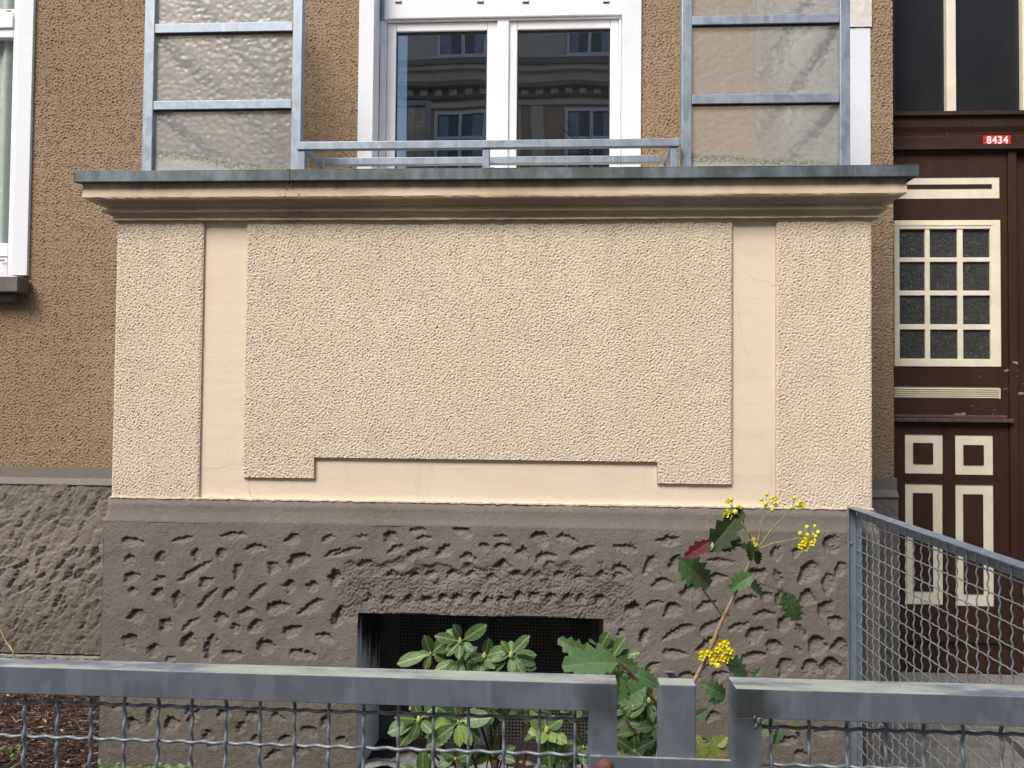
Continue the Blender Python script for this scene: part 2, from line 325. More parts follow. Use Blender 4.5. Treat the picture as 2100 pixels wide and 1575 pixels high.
M['leaf_spotted'] = leaf_mat('browning_mahonia_leaf', (.17, .27, .04), (.20, .30, .05), (.3, .36, .1), brown=.9)
M['weed'] = leaf_mat('weed_leaf', (.10, .19, .05), (.16, .26, .08), (.2, .3, .1))
M['bud'] = simple('pale_green_bud', (.50, .52, .17), .5, var=.15, scale=90)
M['flower'] = simple('yellow_petal', (.80, .66, .015), .5, var=.08, scale=60)
M['flower_bud'] = simple('yellow_green_bud', (.66, .68, .04), .5, var=.1, scale=60)
M['raceme'] = simple('green_raceme_stalk', (.30, .32, .09), .6, var=.2, scale=90)
M['stem'] = simple('pale_woody_stem', (.36, .24, .155), .7, var=.3, scale=70, bump=.6)
M['stem_red'] = simple('reddish_brown_twig', (.12, .045, .032), .7, var=.35, scale=90, bump=.5)
M['dry'] = simple('dry_stalk', (.40, .27, .14), .8, var=.25, scale=60)
M['curtain'] = simple('sheer_curtain', (.62, .66, .61), .9, var=.05, scale=8)
M['opp_cream'] = simple('cream_facade', (.66, .57, .44), .9, var=.06, scale=1.2)
M['opp_peach'] = simple('peach_facade', (.48, .30, .19), .9, var=.08, scale=1.2)
M['opp_dark'] = simple('dark_cornice', (.20, .18, .15), .9, var=.2, scale=4)  # dark grey-brown tone of some cornice bands
M['opp_white'] = simple('white_window_paint', (.75, .76, .76), .5, var=.04)
M['opp_glass'] = simple('dark_window_glass', (.03, .035, .045), .08, bump=0, spec=.8)
M['opp_curtain'] = simple('pale_curtain', (.30, .33, .42), .9, var=.15, scale=3)
M['roof'] = simple('roof_tiles', (.16, .06, .04), .8, var=.3, scale=10)
M['bark'] = simple('tree_bark', (.055, .047, .040), .9, var=.3, scale=20, bump=.7, bd=.01)

# ------------------------------------------------------------------ mesh tools
def wloc(o):
    v = Vector((0, 0, 0))
    while o: v = v + o.location; o = o.parent
    return v
def tag(o, label=None, cat=None, group=None, kind=None):
    for k, v in (('label', label), ('category', cat), ('group', group), ('kind', kind)):
        if v: o[k] = v
    return o
def thing(name, label, cat, loc=(0, 0, 0), group=None):
    o = bpy.data.objects.new(name, None); COL.objects.link(o); o.location = loc; o.empty_display_size = .1
    return tag(o, label, cat, group)
class MB:
    def __init__(s): s.v = []; s.f = []; s.mi = []; s.n = 0
    def add(s, V, F, mi=0):
        V = np.asarray(V, dtype=np.float64).reshape(-1, 3); F = [tuple(i+s.n for i in f) for f in F]
        s.v.append(V); s.f += F; s.mi += [mi]*len(F); s.n += len(V); return s
    def box(s, x0, x1, y0, y1, z0, z1, mi=0):
        x0, x1 = sorted((x0, x1)); y0, y1 = sorted((y0, y1)); z0, z1 = sorted((z0, z1))
        V = [(x0,y0,z0),(x1,y0,z0),(x1,y1,z0),(x0,y1,z0),(x0,y0,z1),(x1,y0,z1),(x1,y1,z1),(x0,y1,z1)]
        return s.add(V, [(0,3,2,1),(4,5,6,7),(0,1,5,4),(1,2,6,5),(2,3,7,6),(3,0,4,7)], mi)
    def tube(s, pts, r, sides=6, mi=0, cap=True):
        pts = [Vector(p) for p in pts]; n = len(pts); rr = r if isinstance(r, (list, tuple)) else [r]*n
        V = []; F = []; up = None
        for i, p in enumerate(pts):
            d = (pts[min(i+1, n-1)] - pts[max(i-1, 0)]).normalized()
            if up is None: up = Vector((0, 0, 1)) if abs(d.z) < .9 else Vector((1, 0, 0))
            a = d.cross(up)
            if a.length < 1e-5: a = d.orthogonal()
            a.normalize(); b = a.cross(d).normalized(); up = b
            for k in range(sides):
                t = 2*math.pi*k/sides; V.append(p + a*(rr[i]*math.cos(t)) + b*(rr[i]*math.sin(t)))
        for i in range(n-1):
            for k in range(sides):
                k2 = (k+1) % sides; F.append((i*sides+k, i*sides+k2, (i+1)*sides+k2, (i+1)*sides+k))
        if cap: F.append(tuple(range(sides))[::-1]); F.append(tuple((n-1)*sides+k for k in range(sides)))
        return s.add([tuple(v) for v in V], F, mi)
    def ball(s, c, r, mi=0, seg=7, rings=4, sz=1.0):
        V = [(c[0], c[1], c[2]+r*sz)]; F = []
        for i in range(1, rings):
            th = math.pi*i/rings
            for k in range(seg):
                ph = 2*math.pi*k/seg; V.append((c[0]+r*math.sin(th)*math.cos(ph), c[1]+r*math.sin(th)*math.sin(ph), c[2]+r*sz*math.cos(th)))
        V.append((c[0], c[1], c[2]-r*sz)); L = len(V)-1
        for k in range(seg):
            F.append((0, 1+k, 1+(k+1) % seg)); F.append((L, L-seg+(k+1) % seg, L-seg+k))
        for i in range(rings-2):
            for k in range(seg):
                a = 1+i*seg; F.append((a+k, a+seg+k, a+seg+(k+1) % seg, a+(k+1) % seg))
        return s.add(V, F, mi)
    def cyl(s, c0, c1, r, sides=14, mi=0): return s.tube([c0, c1], r, sides, mi)
    def mesh(s, name, mats, origin=Vector((0, 0, 0)), smooth=False):
        V = np.concatenate(s.v) - np.array(origin)
        me = bpy.data.meshes.new(name); nf = len(s.f)
        me.vertices.add(len(V)); me.vertices.foreach_set('co', V.ravel())
        ln = np.fromiter((len(f) for f in s.f), dtype=np.int32, count=nf)
        lv = np.fromiter((i for f in s.f for i in f), dtype=np.int32)
        me.loops.add(len(lv)); me.loops.foreach_set('vertex_index', lv)
        me.polygons.add(nf); st = np.zeros(nf, np.int32); st[1:] = np.cumsum(ln)[:-1]
        me.polygons.foreach_set('loop_start', st); me.polygons.foreach_set('loop_total', ln)
        me.polygons.foreach_set('material_index', np.array(s.mi, np.int32))
        me.polygons.foreach_set('use_smooth', np.full(nf, bool(smooth)))
        me.update(calc_edges=True); me.validate()
        for m in (mats if isinstance(mats, (list, tuple)) else [mats]): me.materials.append(m)
        return me
    def build(s, name, mats, parent=None, smooth=False, bevel=0, loc=None):
        o = wloc(parent) if parent else Vector((0, 0, 0))
        base = Vector(loc) if loc is not None else o
        me = s.mesh(name, mats, base, smooth)
        ob = bpy.data.objects.new(name, me); COL.objects.link(ob); ob.parent = parent
        ob.location = base - o
        if bevel:
            b = ob.modifiers.new('bevel', 'BEVEL'); b.width = bevel; b.segments = 2; b.limit_method = 'ANGLE'; b.angle_limit = math.radians(40)
        return ob
def bx(*a): return MB().box(*a)
def link_copy(src, parent, loc):
    c = src.copy(); COL.objects.link(c); c.parent = parent; c.location = Vector(loc) - (wloc(parent) if parent else Vector()); return c

class Field:
    def __init__(s, seed, pix, lam, bw=.45, aniso=1.0, ang=0.0, n=1024, low=False, beta=0, broad=False):
        rng = np.random.default_rng(seed); w = np.fft.fft2(rng.normal(size=(n, n)))
        k = np.fft.fftfreq(n, d=pix); KX, KZ = np.meshgrid(k, k)
        c, sn = math.cos(ang), math.sin(ang); a = (KX*c+KZ*sn)*aniso; b = (-KX*sn+KZ*c)
        K = np.sqrt(a*a+b*b)*lam
        G = np.exp(-K**2) if low else np.exp(-((K-1)/bw)**2)
        if broad: G = K*K*np.exp(-K*K*.9)
        if beta: G = np.where(K > .15, np.maximum(K, .15)**(-beta), 0)*np.exp(-(K*lam_cut(pix, lam))**2)
        f = np.real(np.fft.ifft2(w*G)); s.f = (f-f.mean())/f.std(); s.n = n; s.pix = pix
    def __call__(s, x, z):
        u = x/s.pix; v = z/s.pix; i = np.floor(u).astype(int); j = np.floor(v).astype(int); fu = u-i; fv = v-j; n = s.n
        g = lambda a, b: s.f[b % n, a % n]
        return (g(i, j)*(1-fu)+g(i+1, j)*fu)*(1-fv)+(g(i, j+1)*(1-fu)+g(i+1, j+1)*fu)*fv
def lam_cut(pix, lam): return 2.2*pix/lam
def relief(mb, x0, x1, z0, z1, Y, d, hf, skirt=(), t=.02, mi=0, hole=None):
    """sheet facing -y with relief; hf is metres towards the viewer"""
    nx = max(2, int(round((x1-x0)/d))+1); nz = max(2, int(round((z1-z0)/d))+1)
    xs = np.linspace(x0, x1, nx); zs = np.linspace(z0, z1, nz); XX, ZZ = np.meshgrid(xs, zs)
    H = hf(XX, ZZ); V = np.stack([XX, Y-H, ZZ], -1).reshape(-1, 3)
    idx = np.arange(nx*nz).reshape(nz, nx)
    if hole:                                   # an opening: snap the nearest grid lines to its edges
        a, b, c, e = hole; i0, i1 = np.abs(xs-a).argmin(), np.abs(xs-b).argmin(); j0, j1 = (0 if c <= z0 else np.abs(zs-c).argmin()), np.abs(zs-e).argmin()
        V.shape = (nz, nx, 3); V[:, i0, 0] = a; V[:, i1, 0] = b; V[j1, :, 2] = e; V.shape = (-1, 3)
    Q = np.stack([idx[:-1, :-1], idx[:-1, 1:], idx[1:, 1:], idx[1:, :-1]], -1)
    if hole:
        keep = np.ones(Q.shape[:2], bool); keep[j0:j1, i0:i1] = False; Q = Q[keep]
    F = Q.reshape(-1, 4).tolist()
    Vl = [V]; n = nx*nz
    def sk(line, flip):
        nonlocal n
        b = V[line].copy(); b[:, 1] = Y+t; m = len(line)
        for i in range(m-1):
            q = (line[i], line[i+1], n+i+1, n+i); F.append(q if flip else q[::-1])
        Vl.append(b); n += m
    if 'l' in skirt: sk(idx[:, 0], False)
    if 'r' in skirt: sk(idx[:, -1], True)
    if 'b' in skirt: sk(idx[0, :], True)
    if 't' in skirt: sk(idx[-1, :], False)
    mb.add(np.concatenate(Vl), F, mi); return mb
def worn(hf, x0, x1, z0, z1, r=.006, seed=3):
    """rounds and nibbles the outer edge of a relief sheet"""
    def f(x, z):
        e = np.minimum(np.minimum(x-x0, x1-x), np.minimum(z-z0, z1-z))
        return hf(x, z)*np.clip(e/r+.3, 0, 1) - .004*np.clip(1-e/r, 0, 1)**2
    return f

# ================================================================== the building
bld = thing('apartment_building', 'old apartment house with brown roughcast wall, grey plinth and a cream bay balcony', 'building', (0, 1.35, 0))
FY = 1.35                                    # facade plane
BX0, BX1 = -1.6600, 1.0955                     # bay side faces
BED = 0.19                                   # level of planting bed
F_pl = Field(1, .0025, .0092, aniso=1.35, ang=.35, broad=True)
F_pl2 = Field(2, .0025, .016, .6, 1.2, .4)
F_br = Field(3, .0036, .0135, aniso=1.4, ang=.40, broad=True)
F_br2 = Field(6, .0038, .022, .6, 1.3, .4)
F_lo = Field(4, .006, .16, low=True)
def soft(n): return .55-np.log1p(np.exp(-2.2*(n+.05)))/1.6     # flat topped grains with deep pits between
def h_plaster(x, z): n = F_pl(x, z)+.2*F_pl2(x, z); return .0015*soft(n)+.0004*n+.0003*F_lo(x, z)
def h_brown(x, z): n = F_br(x, z)+.2*F_br2(x, z); return .0025*soft(n)+.0006*n+.0004*F_lo(x, z)

# ---- balcony -----------------------------------------------------
bal = bpy.data.objects.new('balcony', None)
zc = lambda py, p, px=1000: Z_(px, py, -p)
z_cap_t, z_cap_b = Z_(1000, 344, -.114), Z_(1000, 367, -.114)
z_f_b = Z_(1000, 402, -.09); z_m2 = Z_(1000, 431, -.04); z_m3 = Z_(1000, 449, -.018)
z_wt = z_m3+.02                                # top of wall panels (tucked under the moulding)
z_base = Z_(1000, 1032, 0)                     # cream wall meets the plinth
body = MB(); body.box(BX0+.012, BX1-.012, 0.003, FY, z_base-.005, z_cap_b)
bal = body.build('balcony', M['smooth_cream'], bld); bal['label'] = 'cream bay balcony with moulded cornice'
def pxx(px, py, Y=0): return X_(px, py, Y)
xs_ = dict(pl0=BX0, pl1=(pxx(419, 480)+pxx(410, 1010))/2, c0=(pxx(507, 480)+pxx(500, 970))/2, c1=(pxx(1502, 480)+pxx(1499, 980))/2,
           pr0=(pxx(1590, 480)+pxx(1591, 1030))/2, pr1=BX1)
PY = -.010
for k0, k1 in (('pl0', 'pl1'), ('pr0', 'pr1')):
    a, b = xs_[k0], xs_[k1]
    mb = relief(MB(), a, b, z_base, z_wt, PY, .0025, worn(h_plaster, a, b, z_base-.05, z_wt+.05), 'lrb', .012)
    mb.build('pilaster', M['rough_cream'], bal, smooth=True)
zl, zr = Z_(570, 979, 0), Z_(1420, 991, 0); zl = zr = (zl+zr)/2
zn = (Z_(645, 938, 0)+Z_(1345, 946, 0))/2
xa, xb = pxx(645, 958), pxx(1347, 968)
mb = MB(); hh = h_plaster; c0, c1 = xs_['c0'], xs_['c1']
HH = worn(hh, c0, c1, zl-9, z_wt+1)
relief(mb, c0, c1, zn, z_wt, PY, .0025, HH, 'lr', .012)
relief(mb, c0, xa, zl, zn, PY, .0025, HH, 'lrb', .012)
relief(mb, xb, c1, zl, zn, PY, .0025, HH, 'lrb', .012)
# underside of the panel above the notch
mb.add([(xa, PY-.001, zn), (xb, PY-.001, zn), (xb, .003, zn), (xa, .003, zn)], [(0, 3, 2, 1)])
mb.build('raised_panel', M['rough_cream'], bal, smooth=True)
# drip lip at foot of cream wall
rng = np.random.default_rng(5)
def wobble_bar(x0, x1, y0, y1, z0, z1, amp, n=160):
    mb = MB(); xs = np.linspace(x0, x1, n); V = []; F = []
    for i, x in enumerate(xs):
        e = rng.normal(0, amp, 4)
        V += [(x, y0+e[0], z0+e[1]), (x, y1, z0+e[1]), (x, y1, z1), (x, y0+e[0], z1+e[2])]
    for i in range(n-1):
        a = 4*i; b = a+4
        F += [(a, b, b+1, a+1), (a+1, b+1, b+2, a+2), (a+2, b+2, b+3, a+3), (a+3, b+3, b, a)]
    F += [(0, 1, 2, 3), (4*n-1, 4*n-2, 4*n-3, 4*n-4)]
    return mb.add(V, F)
wobble_bar(BX0-.003, BX1+.003, -.0135, .004, z_base-.001, z_base+.005, .0010, 260).build('drip_edge', M['smooth_cream'], bal)
# side cheeks with rough plaster tone
for a, b in ((BX0, BX0+.0125), (BX1-.0125, BX1)):
    bx(a, b, .0035, FY, z_base, z_wt).build('side_wall', M['rough_cream'], bal)

def sweep(profile, x0, x1, yb, nseg=120, amp=.0006, seed=1):
    """profile [(projection, z)] swept round the three free sides of the bay (mitred)"""
    r = np.random.default_rng(seed); mb = MB(); n = len(profile); V = []; F = []; path = []
    path.append(('L', yb))
    path.append(('CL', 0)); 
    for i in range(1, nseg): path.append(('F', i/nseg))
    path.append(('CR', 0)); path.append(('R', yb))
    wob = np.cumsum(r.normal(0, .35, (len(path), n)), 0); wob -= np.linspace(0, 1, len(path))[:, None]*wob[-1]
    for pi, (k, q) in enumerate(path):
        for j, (p, z) in enumerate(profile):
            dz = amp*(wob[pi, j]*.35 + r.normal()*.6)
            if k == 'L': V.append((x0-p, q, z))
            elif k == 'CL': V.append((x0-p, -p, z+dz))
            elif k == 'F': V.append((x0-p+(x1-x0+2*p)*q, -p+dz*.5, z+dz))
            elif k == 'CR': V.append((x1+p, -p, z+dz))
            else: V.append((x1+p, q, z))
    for i in range(len(path)-1):
        for j in range(n-1):
            a = i*n+j; F.append((a, a+1, a+n+1, a+n))
    return mb.add(V, F)
prof = [(-.02, z_cap_b+.002), (.0895, z_cap_b+.002), (.090, z_f_b+.004), (.087, z_f_b), (.052, z_f_b+.002), (.040, z_f_b-.008), (.031, z_f_b-.019), (.0265, z_m2+.022), (.029, z_m2+.013), (.036, z_m2+.0075),
        (.044, z_m2+.005), (.0445, z_m2), (.024, z_m2-.001), (.016, z_m2-.011), (.0125, z_m3+.012), (.017, z_m3+.0065), (.024, z_m3+.0045), (.0245, z_m3), (-.006, z_m3+.0005)]
sweep(prof, BX0, BX1, FY, 150, .0013).build('cornice', M['cornice'], bal)
xj = X_(592, 362, -.114)
for i, (a, b) in enumerate(((BX0-.1115, xj-.0012), (xj+.0012, BX1+.121))):
    mb = MB(); mb.box(a, b, -.114, .20, z_cap_t-.003, z_cap_t); mb.box(a, b, -.114, -.111, z_cap_b, z_cap_t-.0035)
    mb.box(a, b, -.1105, -.085, z_cap_b, z_cap_b+.003)
    e = (a, a+.003) if i == 0 else (b-.003, b)
    mb.box(e[0], e[1], -.1105, FY, z_cap_b+.0035, z_cap_t-.0035)
    mb.box((a if i == 0 else b-.20), (a+.20 if i == 0 else b), .2005, FY, z_cap_t-.003, z_cap_t)
    mb.build('metal_cap', M['cap'], bal, bevel=.0012)
bx(BX0+.2, BX1-.2, .21, FY-.001, z_cap_b-.4, z_cap_b-.36).build('balcony_floor', M['concrete'], bal)
MB().box(xj-.006, xj+.003, -.1165, -.1143, z_cap_b-.001, z_cap_t+.0015).build('cap_seam', M['cap'], bal)

# ---- bay plinth with chisel dents ---------------------------------
dents = []
def D(px, py, L, W, a, k=1.0): dents.append((px, py, L, W, a, k))
for u, v, L, W, a in [(290,520,190,70,-5),(690,500,200,60,12),(1100,465,240,60,5),(1570,500,130,80,20),(1860,490,130,50,30),(510,640,90,110,80),(795,625,90,110,80),(1000,610,90,100,60),(1285,565,180,70,5),(260,660,100,90,-30),(1135,760,90,140,70),(1415,730,100,110,60),(1630,660,190,110,20),(1900,610,160,60,20),(280,800,150,80,20),(500,830,100,80,0),(490,940,110,90,30),(800,750,340,60,33),(880,840,130,90,35),(275,920,80,70,0),(655,980,100,130,75),(1060,940,140,70,30),(890,980,260,60,48),(1300,920,190,70,40),(1545,880,110,110,0),(1735,880,120,110,0),(1920,820,120,110,20),(1460,1050,190,100,10),(1720,1050,240,80,30),(310,1120,170,120,20),(545,1190,130,110,45),(750,1180,190,50,40),(1000,1140,120,120,0),(1200,1090,130,70,10),(1110,1220,90,90,20),(1275,1210,150,100,30),(1580,1240,170,90,25),(1840,1290,170,80,-20),(270,1330,150,130,-50),(460,1390,110,120,60),(740,1320,120,150,60),(920,1370,110,220,80),(1360,1370,150,130,0),(1090,1430,180,80,-5),(1660,1430,220,80,-5),(590,1460,100,50,20),(1930,1130,80,160,70)]:
    if a >= 60 and W > L: L, W = W, L
    D(200+u/3.938, 980+v/3.938, L/3.938, W/3.938, a)
for u, v, L, W, a in [(190,305,75,30,5),(365,305,90,80,35),(530,265,110,30,0),(570,315,110,40,5),(800,265,130,70,-15),(1040,310,90,45,-10),(1280,310,110,80,-20),(1455,315,140,45,-15),(100,395,200,45,15),(390,380,110,50,25),(530,410,140,60,22),(690,395,110,70,30),(940,370,70,60,-30),(1060,365,110,50,0),(1170,400,70,65,0),(1320,425,130,55,10),(1550,395,170,60,20),(1800,375,150,50,-8),(205,465,100,50,20),(850,430,100,60,-15),(1055,480,110,80,0),(1790,510,120,60,-15),(30,550,80,100,0),(1860,745,70,70,0),(50,800,150,60,70),(1780,895,50,50,0),(1925,910,90,60,70)]:
    D(680+u/3, 1000+v/3, L/3, W/3, a)
for u, v, L, W, a in [(235,345,130,60,0),(140,475,120,60,60),(530,455,160,35,-3),(280,460,90,60,60),(200,575,120,60,10),(505,545,110,50,15),(725,530,110,80,20),(825,410,80,55,80),(940,400,60,50,30),(1125,350,100,80,70),(1000,520,140,90,50),(1175,500,90,60,60),(830,540,90,40,-75),(1110,580,110,70,80),(355,625,100,80,20),(170,680,100,35,12),(255,720,100,80,30),(450,690,130,45,22),(660,670,110,60,25),(775,640,60,50,10),(1000,650,80,80,-20),(850,655,90,60,80),(1095,710,100,80,60),(45,710,80,70,0),(765,740,110,40,5),(290,835,180,50,25),(480,800,150,50,32),(620,810,110,40,15),(885,780,110,70,42),(1150,785,90,70,0),(720,845,110,70,32),(110,860,90,50,70),(455,915,140,70,25),(955,830,90,40,-60),(1050,910,100,100,10),(1165,915,90,90,0),(815,920,80,80,-20),(280,955,130,45,-3),(705,975,140,60,12),(870,1030,110,80,60),(1025,1030,100,80,-10),(1130,1030,110,110,0),(150,1030,110,50,40),(360,1080,130,45,-3),(520,1075,90,50,30),(940,935,50,20,-30)]:
    D(1280+u/2.648, 980+v/2.648, L/2.648, W/2.648, a)
for u, v, L, W, a in [(1000,550,110,50,15),(1150,700,120,110,0),(1300,620,200,90,75),(1480,690,150,130,20),(1800,790,100,100,0),(1930,600,130,80,20),(1640,590,80,80,0),(2080,720,120,80,60),(1830,880,80,60,0)]:
    D(u/4.2, 1320+v/4.2, L/4.2, W/4.2, a)
for px, py in [(525,1515),(583,1518),(518,1468),(570,1472),(634,1500),(668,1478),(398,1470),(700,1520),(620,1540),(560,1549),(1615,1520),(1645,1548),(1566,1498),(1690,1500),(1700,1455),(1590,1455),(1515,1460),(1460,1470),(1400,1452),(1440,1530),(1360,1500),(640,1420),(560,1410),(480,1415),(400,1405),(690,1430)]:
    D(px, py, random.uniform(26, 44), random.uniform(14, 24), random.uniform(-20, 50))
for i, u in enumerate([370,510,610,740,860,990,1140,1270,1400,1530,1660,1770]): D(680+u/3, 1000+(548+random.uniform(-14, 14))/3, 24, 17, 10, 1.0)
for i, u in enumerate([230,340,470,590,690,770,890,960,1060,1150,1250,1350,1450,1530,1650]): D(680+u/3, 1000+(685+random.uniform(-14, 14))/3, 23, 20, 20, 1.2)
PLY = -.022
DW = []
for (px, py, L, W, a, k) in dents:
    c = at(px, py, PLY); s = 2.97/FPX; DW.append((c.x, c.z, L*s*.54, max(W, 12)*s*.50, math.radians(a), k, random.random()))
F_w1 = Field(11, .004, .024, .6); F_w2 = Field(12, .004, .024, .6); F_r1 = Field(13, .004, .5, beta=1.35)
F_fine = Field(14, .004, .011, .5)
lx0, lx1 = X_(690, 1210, 0), X_(1310, 1210, 0); lz0, lz1 = Z_(1000, 1262, 0), Z_(1000, 1155, 0)
def h_dent(x, z):
    h = .0012*F_lo(x, z)+.0009*F_r1(x, z)+.0005*F_fine(x, z)
    wx = x+.0022*F_w1(x, z)+.0017*F_fine(x, z); wz = z+.0020*F_w2(x, z)+.0017*F_fine(x+.3, z)
    for (cx, cz, a, b, an, k, rn) in DW:
        R = max(a, b)*1.7
        if cx+R < x.min() or cx-R > x.max() or cz+R < z.min() or cz-R > z.max(): continue
        ix = np.where((np.abs(x[0]-cx) < R))[0]; iz = np.where((np.abs(z[:, 0]-cz) < R))[0]
        if len(ix) == 0 or len(iz) == 0: continue
        sl = (slice(iz[0], iz[-1]+1), slice(ix[0], ix[-1]+1))
        dx = wx[sl]-cx; dz = wz[sl]-cz; c, s = math.cos(an), math.sin(an)
        u = (dx*c+dz*s)/a; v = (-dx*s+dz*c)/b
        v = (v + .35*u*u*(1 if rn > .5 else -.4))/(1+(.55*math.sin(rn*37))*np.clip(u, -1, 1))
        pw = 1.15+1.3*((rn*7.3) % 1)
        q = np.clip(1-(np.abs(u)**pw+np.abs(v)**(1.2+.9*((rn*3.7) % 1))), 0, 1)
        dep = (.0050+.40*min(a, b))*k
        up = np.clip(q*(3.6+3.0*np.clip(v-.3*u, 0, 1)), 0, 1)
        h[sl] -= dep*up**.85*(np.clip(.66+.42*(v-.3*u), .25, 1.1)+.10*F_fine(x[sl]*1.3, z[sl]))
    # hacked lintel band over the cellar opening
    m = np.clip((x-lx0)/.06, 0, 1)*np.clip((lx1-x)/.06, 0, 1)*np.clip((lz1+.02*F_w1(x*.3, z*.3)-z)/.025, 0, 1)*np.clip((z-lz0+.03)/.02, 0, 1)
    return h + m*(.0034*F_r1(x*1.7, z*2.3)+.0016*F_fine(x, z)-.004)
ox0, ox1 = X_(734, 1262, PLY), X_(1238, 1268, PLY); oz1 = Z_(985, 1263, PLY)
PX0, PX1 = BX0-.020, BX1+.020
z_ch = Z_(1000, 1053, 0); z_pl = Z_(1000, 1080, PLY)
mb = MB(); zb = .05
relief(mb, PX0, PX1, zb, z_pl, PLY, .0036, h_dent, 'lr', .03, hole=(ox0, ox1, zb, oz1))
pl = mb.build('plinth', M['plinth'], bal, smooth=True)
pr = [(-.004, z_base-.0005), (.0105, z_base-.001), (.0105, z_ch+.006), (.011, z_ch-.004), (.0135, (z_ch+z_pl)/2), (.018, z_pl+.009), (.0215, z_pl+.001), (.022, z_pl-.004)]
sweep(pr, BX0, BX1, FY, 160, .0010, 3).build('plinth_moulding', M['plinth'], bal, smooth=True)
mb = MB(); mb.box(PX0+.001, ox0-.02, 0, FY, zb, z_pl); mb.box(ox1+.02, PX1-.001, 0, FY, zb, z_pl); mb.box(ox0-.02, ox1+.02, .01, FY, oz1+.004, z_pl)
mb.build('plinth_core', M['plinth'], bal)
# cellar opening
cw = bpy.data.objects.new('cellar_window', None)
JD = .40
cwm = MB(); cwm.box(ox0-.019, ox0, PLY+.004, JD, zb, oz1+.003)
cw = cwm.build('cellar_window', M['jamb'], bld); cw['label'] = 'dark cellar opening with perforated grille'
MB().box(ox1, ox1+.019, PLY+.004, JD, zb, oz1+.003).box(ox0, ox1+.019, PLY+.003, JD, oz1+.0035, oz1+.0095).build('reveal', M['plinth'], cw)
GY = .36
# perforated plate: two panels of crossing strips
def perf(x0, x1, z0, z1, pitch=.0134, hole=.0078):
    mb = MB(); web = pitch-hole
    nx = int((x1-x0)/pitch); nz = int((z1-z0)/pitch)
    for i in range(nx+1): mb.box(x0+i*pitch, x0+i*pitch+web, GY, GY+.003, z0, z0+nz*pitch+web)
    for j in range(nz+1): mb.box(x0, x0+nx*pitch+web, GY+.0002, GY+.0028, z0+j*pitch, z0+j*pitch+web)
    return mb, x0+nx*pitch+web, z0+nz*pitch+web
xm = X_(985, 1350, GY)
gz0 = Z_(1000, 1541, GY)
a1, a2 = ox0+.075, xm-.03
mb, e1, e2 = perf(a1, a2, gz0, oz1-.01)
mb.build('grille', M['grille'], cw)
mb, e3, e4 = perf(xm+.03, ox1-.02, gz0, oz1-.01)
mb.build('grille', M['grille'], cw)
for q0, q1 in ((e1, xm+.03), (ox0, a1), (e3, ox1)): bx(q0, q1, GY-.004, GY+.004, gz0-.03, oz1-.004).build('grille_frame', M['grille'], cw)
bx(ox0-.1, ox1+.1, JD+.25, JD+.26, 0, oz1+.2).build('dark_interior', M['black'], cw)
mb = MB(); N = 60
F_cc = Field(21, .01, .05, beta=1.2, n=256)
V = []; F = []
for j in range(20):
    for i in range(N):
        x = ox0+(ox1-ox0)*i/(N-1); y = -.03+(GY+.05)*j/19; V.append((x, y, BED+.015-.32*(y+.03)*.75+.006*float(F_cc(np.array(x), np.array(y)))))
for j in range(19):
    for i in range(N-1): a = j*N+i; F.append((a, a+1, a+N+1, a+N))
mb.add(V, F); mb.build('concrete_sill', M['concrete'], cw, smooth=True)

# ---- facade wall ---------------------------------------------------
z_st = Z_(120, 958, FY); z_s2 = Z_(120, 980, FY); z_s3 = Z_(120, 993, FY-.03); ZT = 4.3
wx_r = X_(62, 280, FY-.02)                       # outer right edge of left window surround
wx_i = X_(31, 280, FY-.02)
z_wb = Z_(60, 566, FY-.02)
wc0, wc1 = X_(734, 200, FY-.012), X_(1315, 200, FY-.012)
wcl, wcr = X_(765, 200, FY-.012), X_(1277, 200, FY)
ws0, ws1 = X_(1630, 200, FY), X_(1785.5, 500, FY)
dx0 = X_(1832, 500, FY); dx1 = 3.15
mb = MB(); LX = -4.3; zlow = 2.0
relief(mb, LX, -3.32, z_st, z_wb-.09, FY, .009, h_brown)
relief(mb, -3.32, wx_r, z_st, z_wb-.09, FY, .0038, h_brown)
relief(mb, wx_r, BX0+.03, z_st, 3.85, FY, .0038, h_brown)
relief(mb, BX0+.03, wc0, 2.55, 3.85, FY, .0038, h_brown)
relief(mb, wc1, ws0, 2.55, 3.85, FY, .0038, h_brown)
relief(mb, ws1, dx0, z_st, ZT, FY, .0038, h_brown, 'r', .3)
for a_, b_ in ((wx_r, BX0+.03), (BX0+.03, wc0), (wc1, ws0)): relief(mb, a_, b_, 3.85, ZT, FY, .02, h_brown)
relief(mb, dx1, 4.6, z_st, ZT, FY, .012, h_brown, 'l', .3)
mb.box(LX, wx_i-1.4, FY+.001, FY+.3, z_wb-.09, ZT); mb.box(LX, BX0+.03, FY+.012, FY+.3, .1, z_wb-.095)
mb.box(wx_i+.045, wcl-.001, FY+.013, FY+.3, .1, ZT); mb.box(wcr+.001, dx0-.004, FY+.013, FY+.3, .1, ZT)
mb.box(dx1+.004, 4.6, FY+.012, FY+.3, 0, ZT)
mb.box(wcl-.001, wcr+.001, FY+.013, FY+.3, .1, 1.9)
mb.build('wall', M['brown'], bld, smooth=True)
for nm, a, b, z0, z1, m in (('white_strip', ws0, ws1, .3, Z_(1765, 58, FY), 'white_plaster'), ('white_strip', ws0, ws1+.004, Z_(1765, 58, FY)+.004, ZT, 'white_rough')):
    if m == 'white_rough':
        relief(MB(), a, b, z0, z1, FY-.012, .006, lambda x, z: .0018*F_r1(x*2, z)+.001*F_fine(x, z), 'lrb', .012).build(nm, M[m], bld, smooth=True)
    else: bx(a, b, FY-.006, FY+.012, z0, z1).build(nm, M[m], bld, bevel=.002)
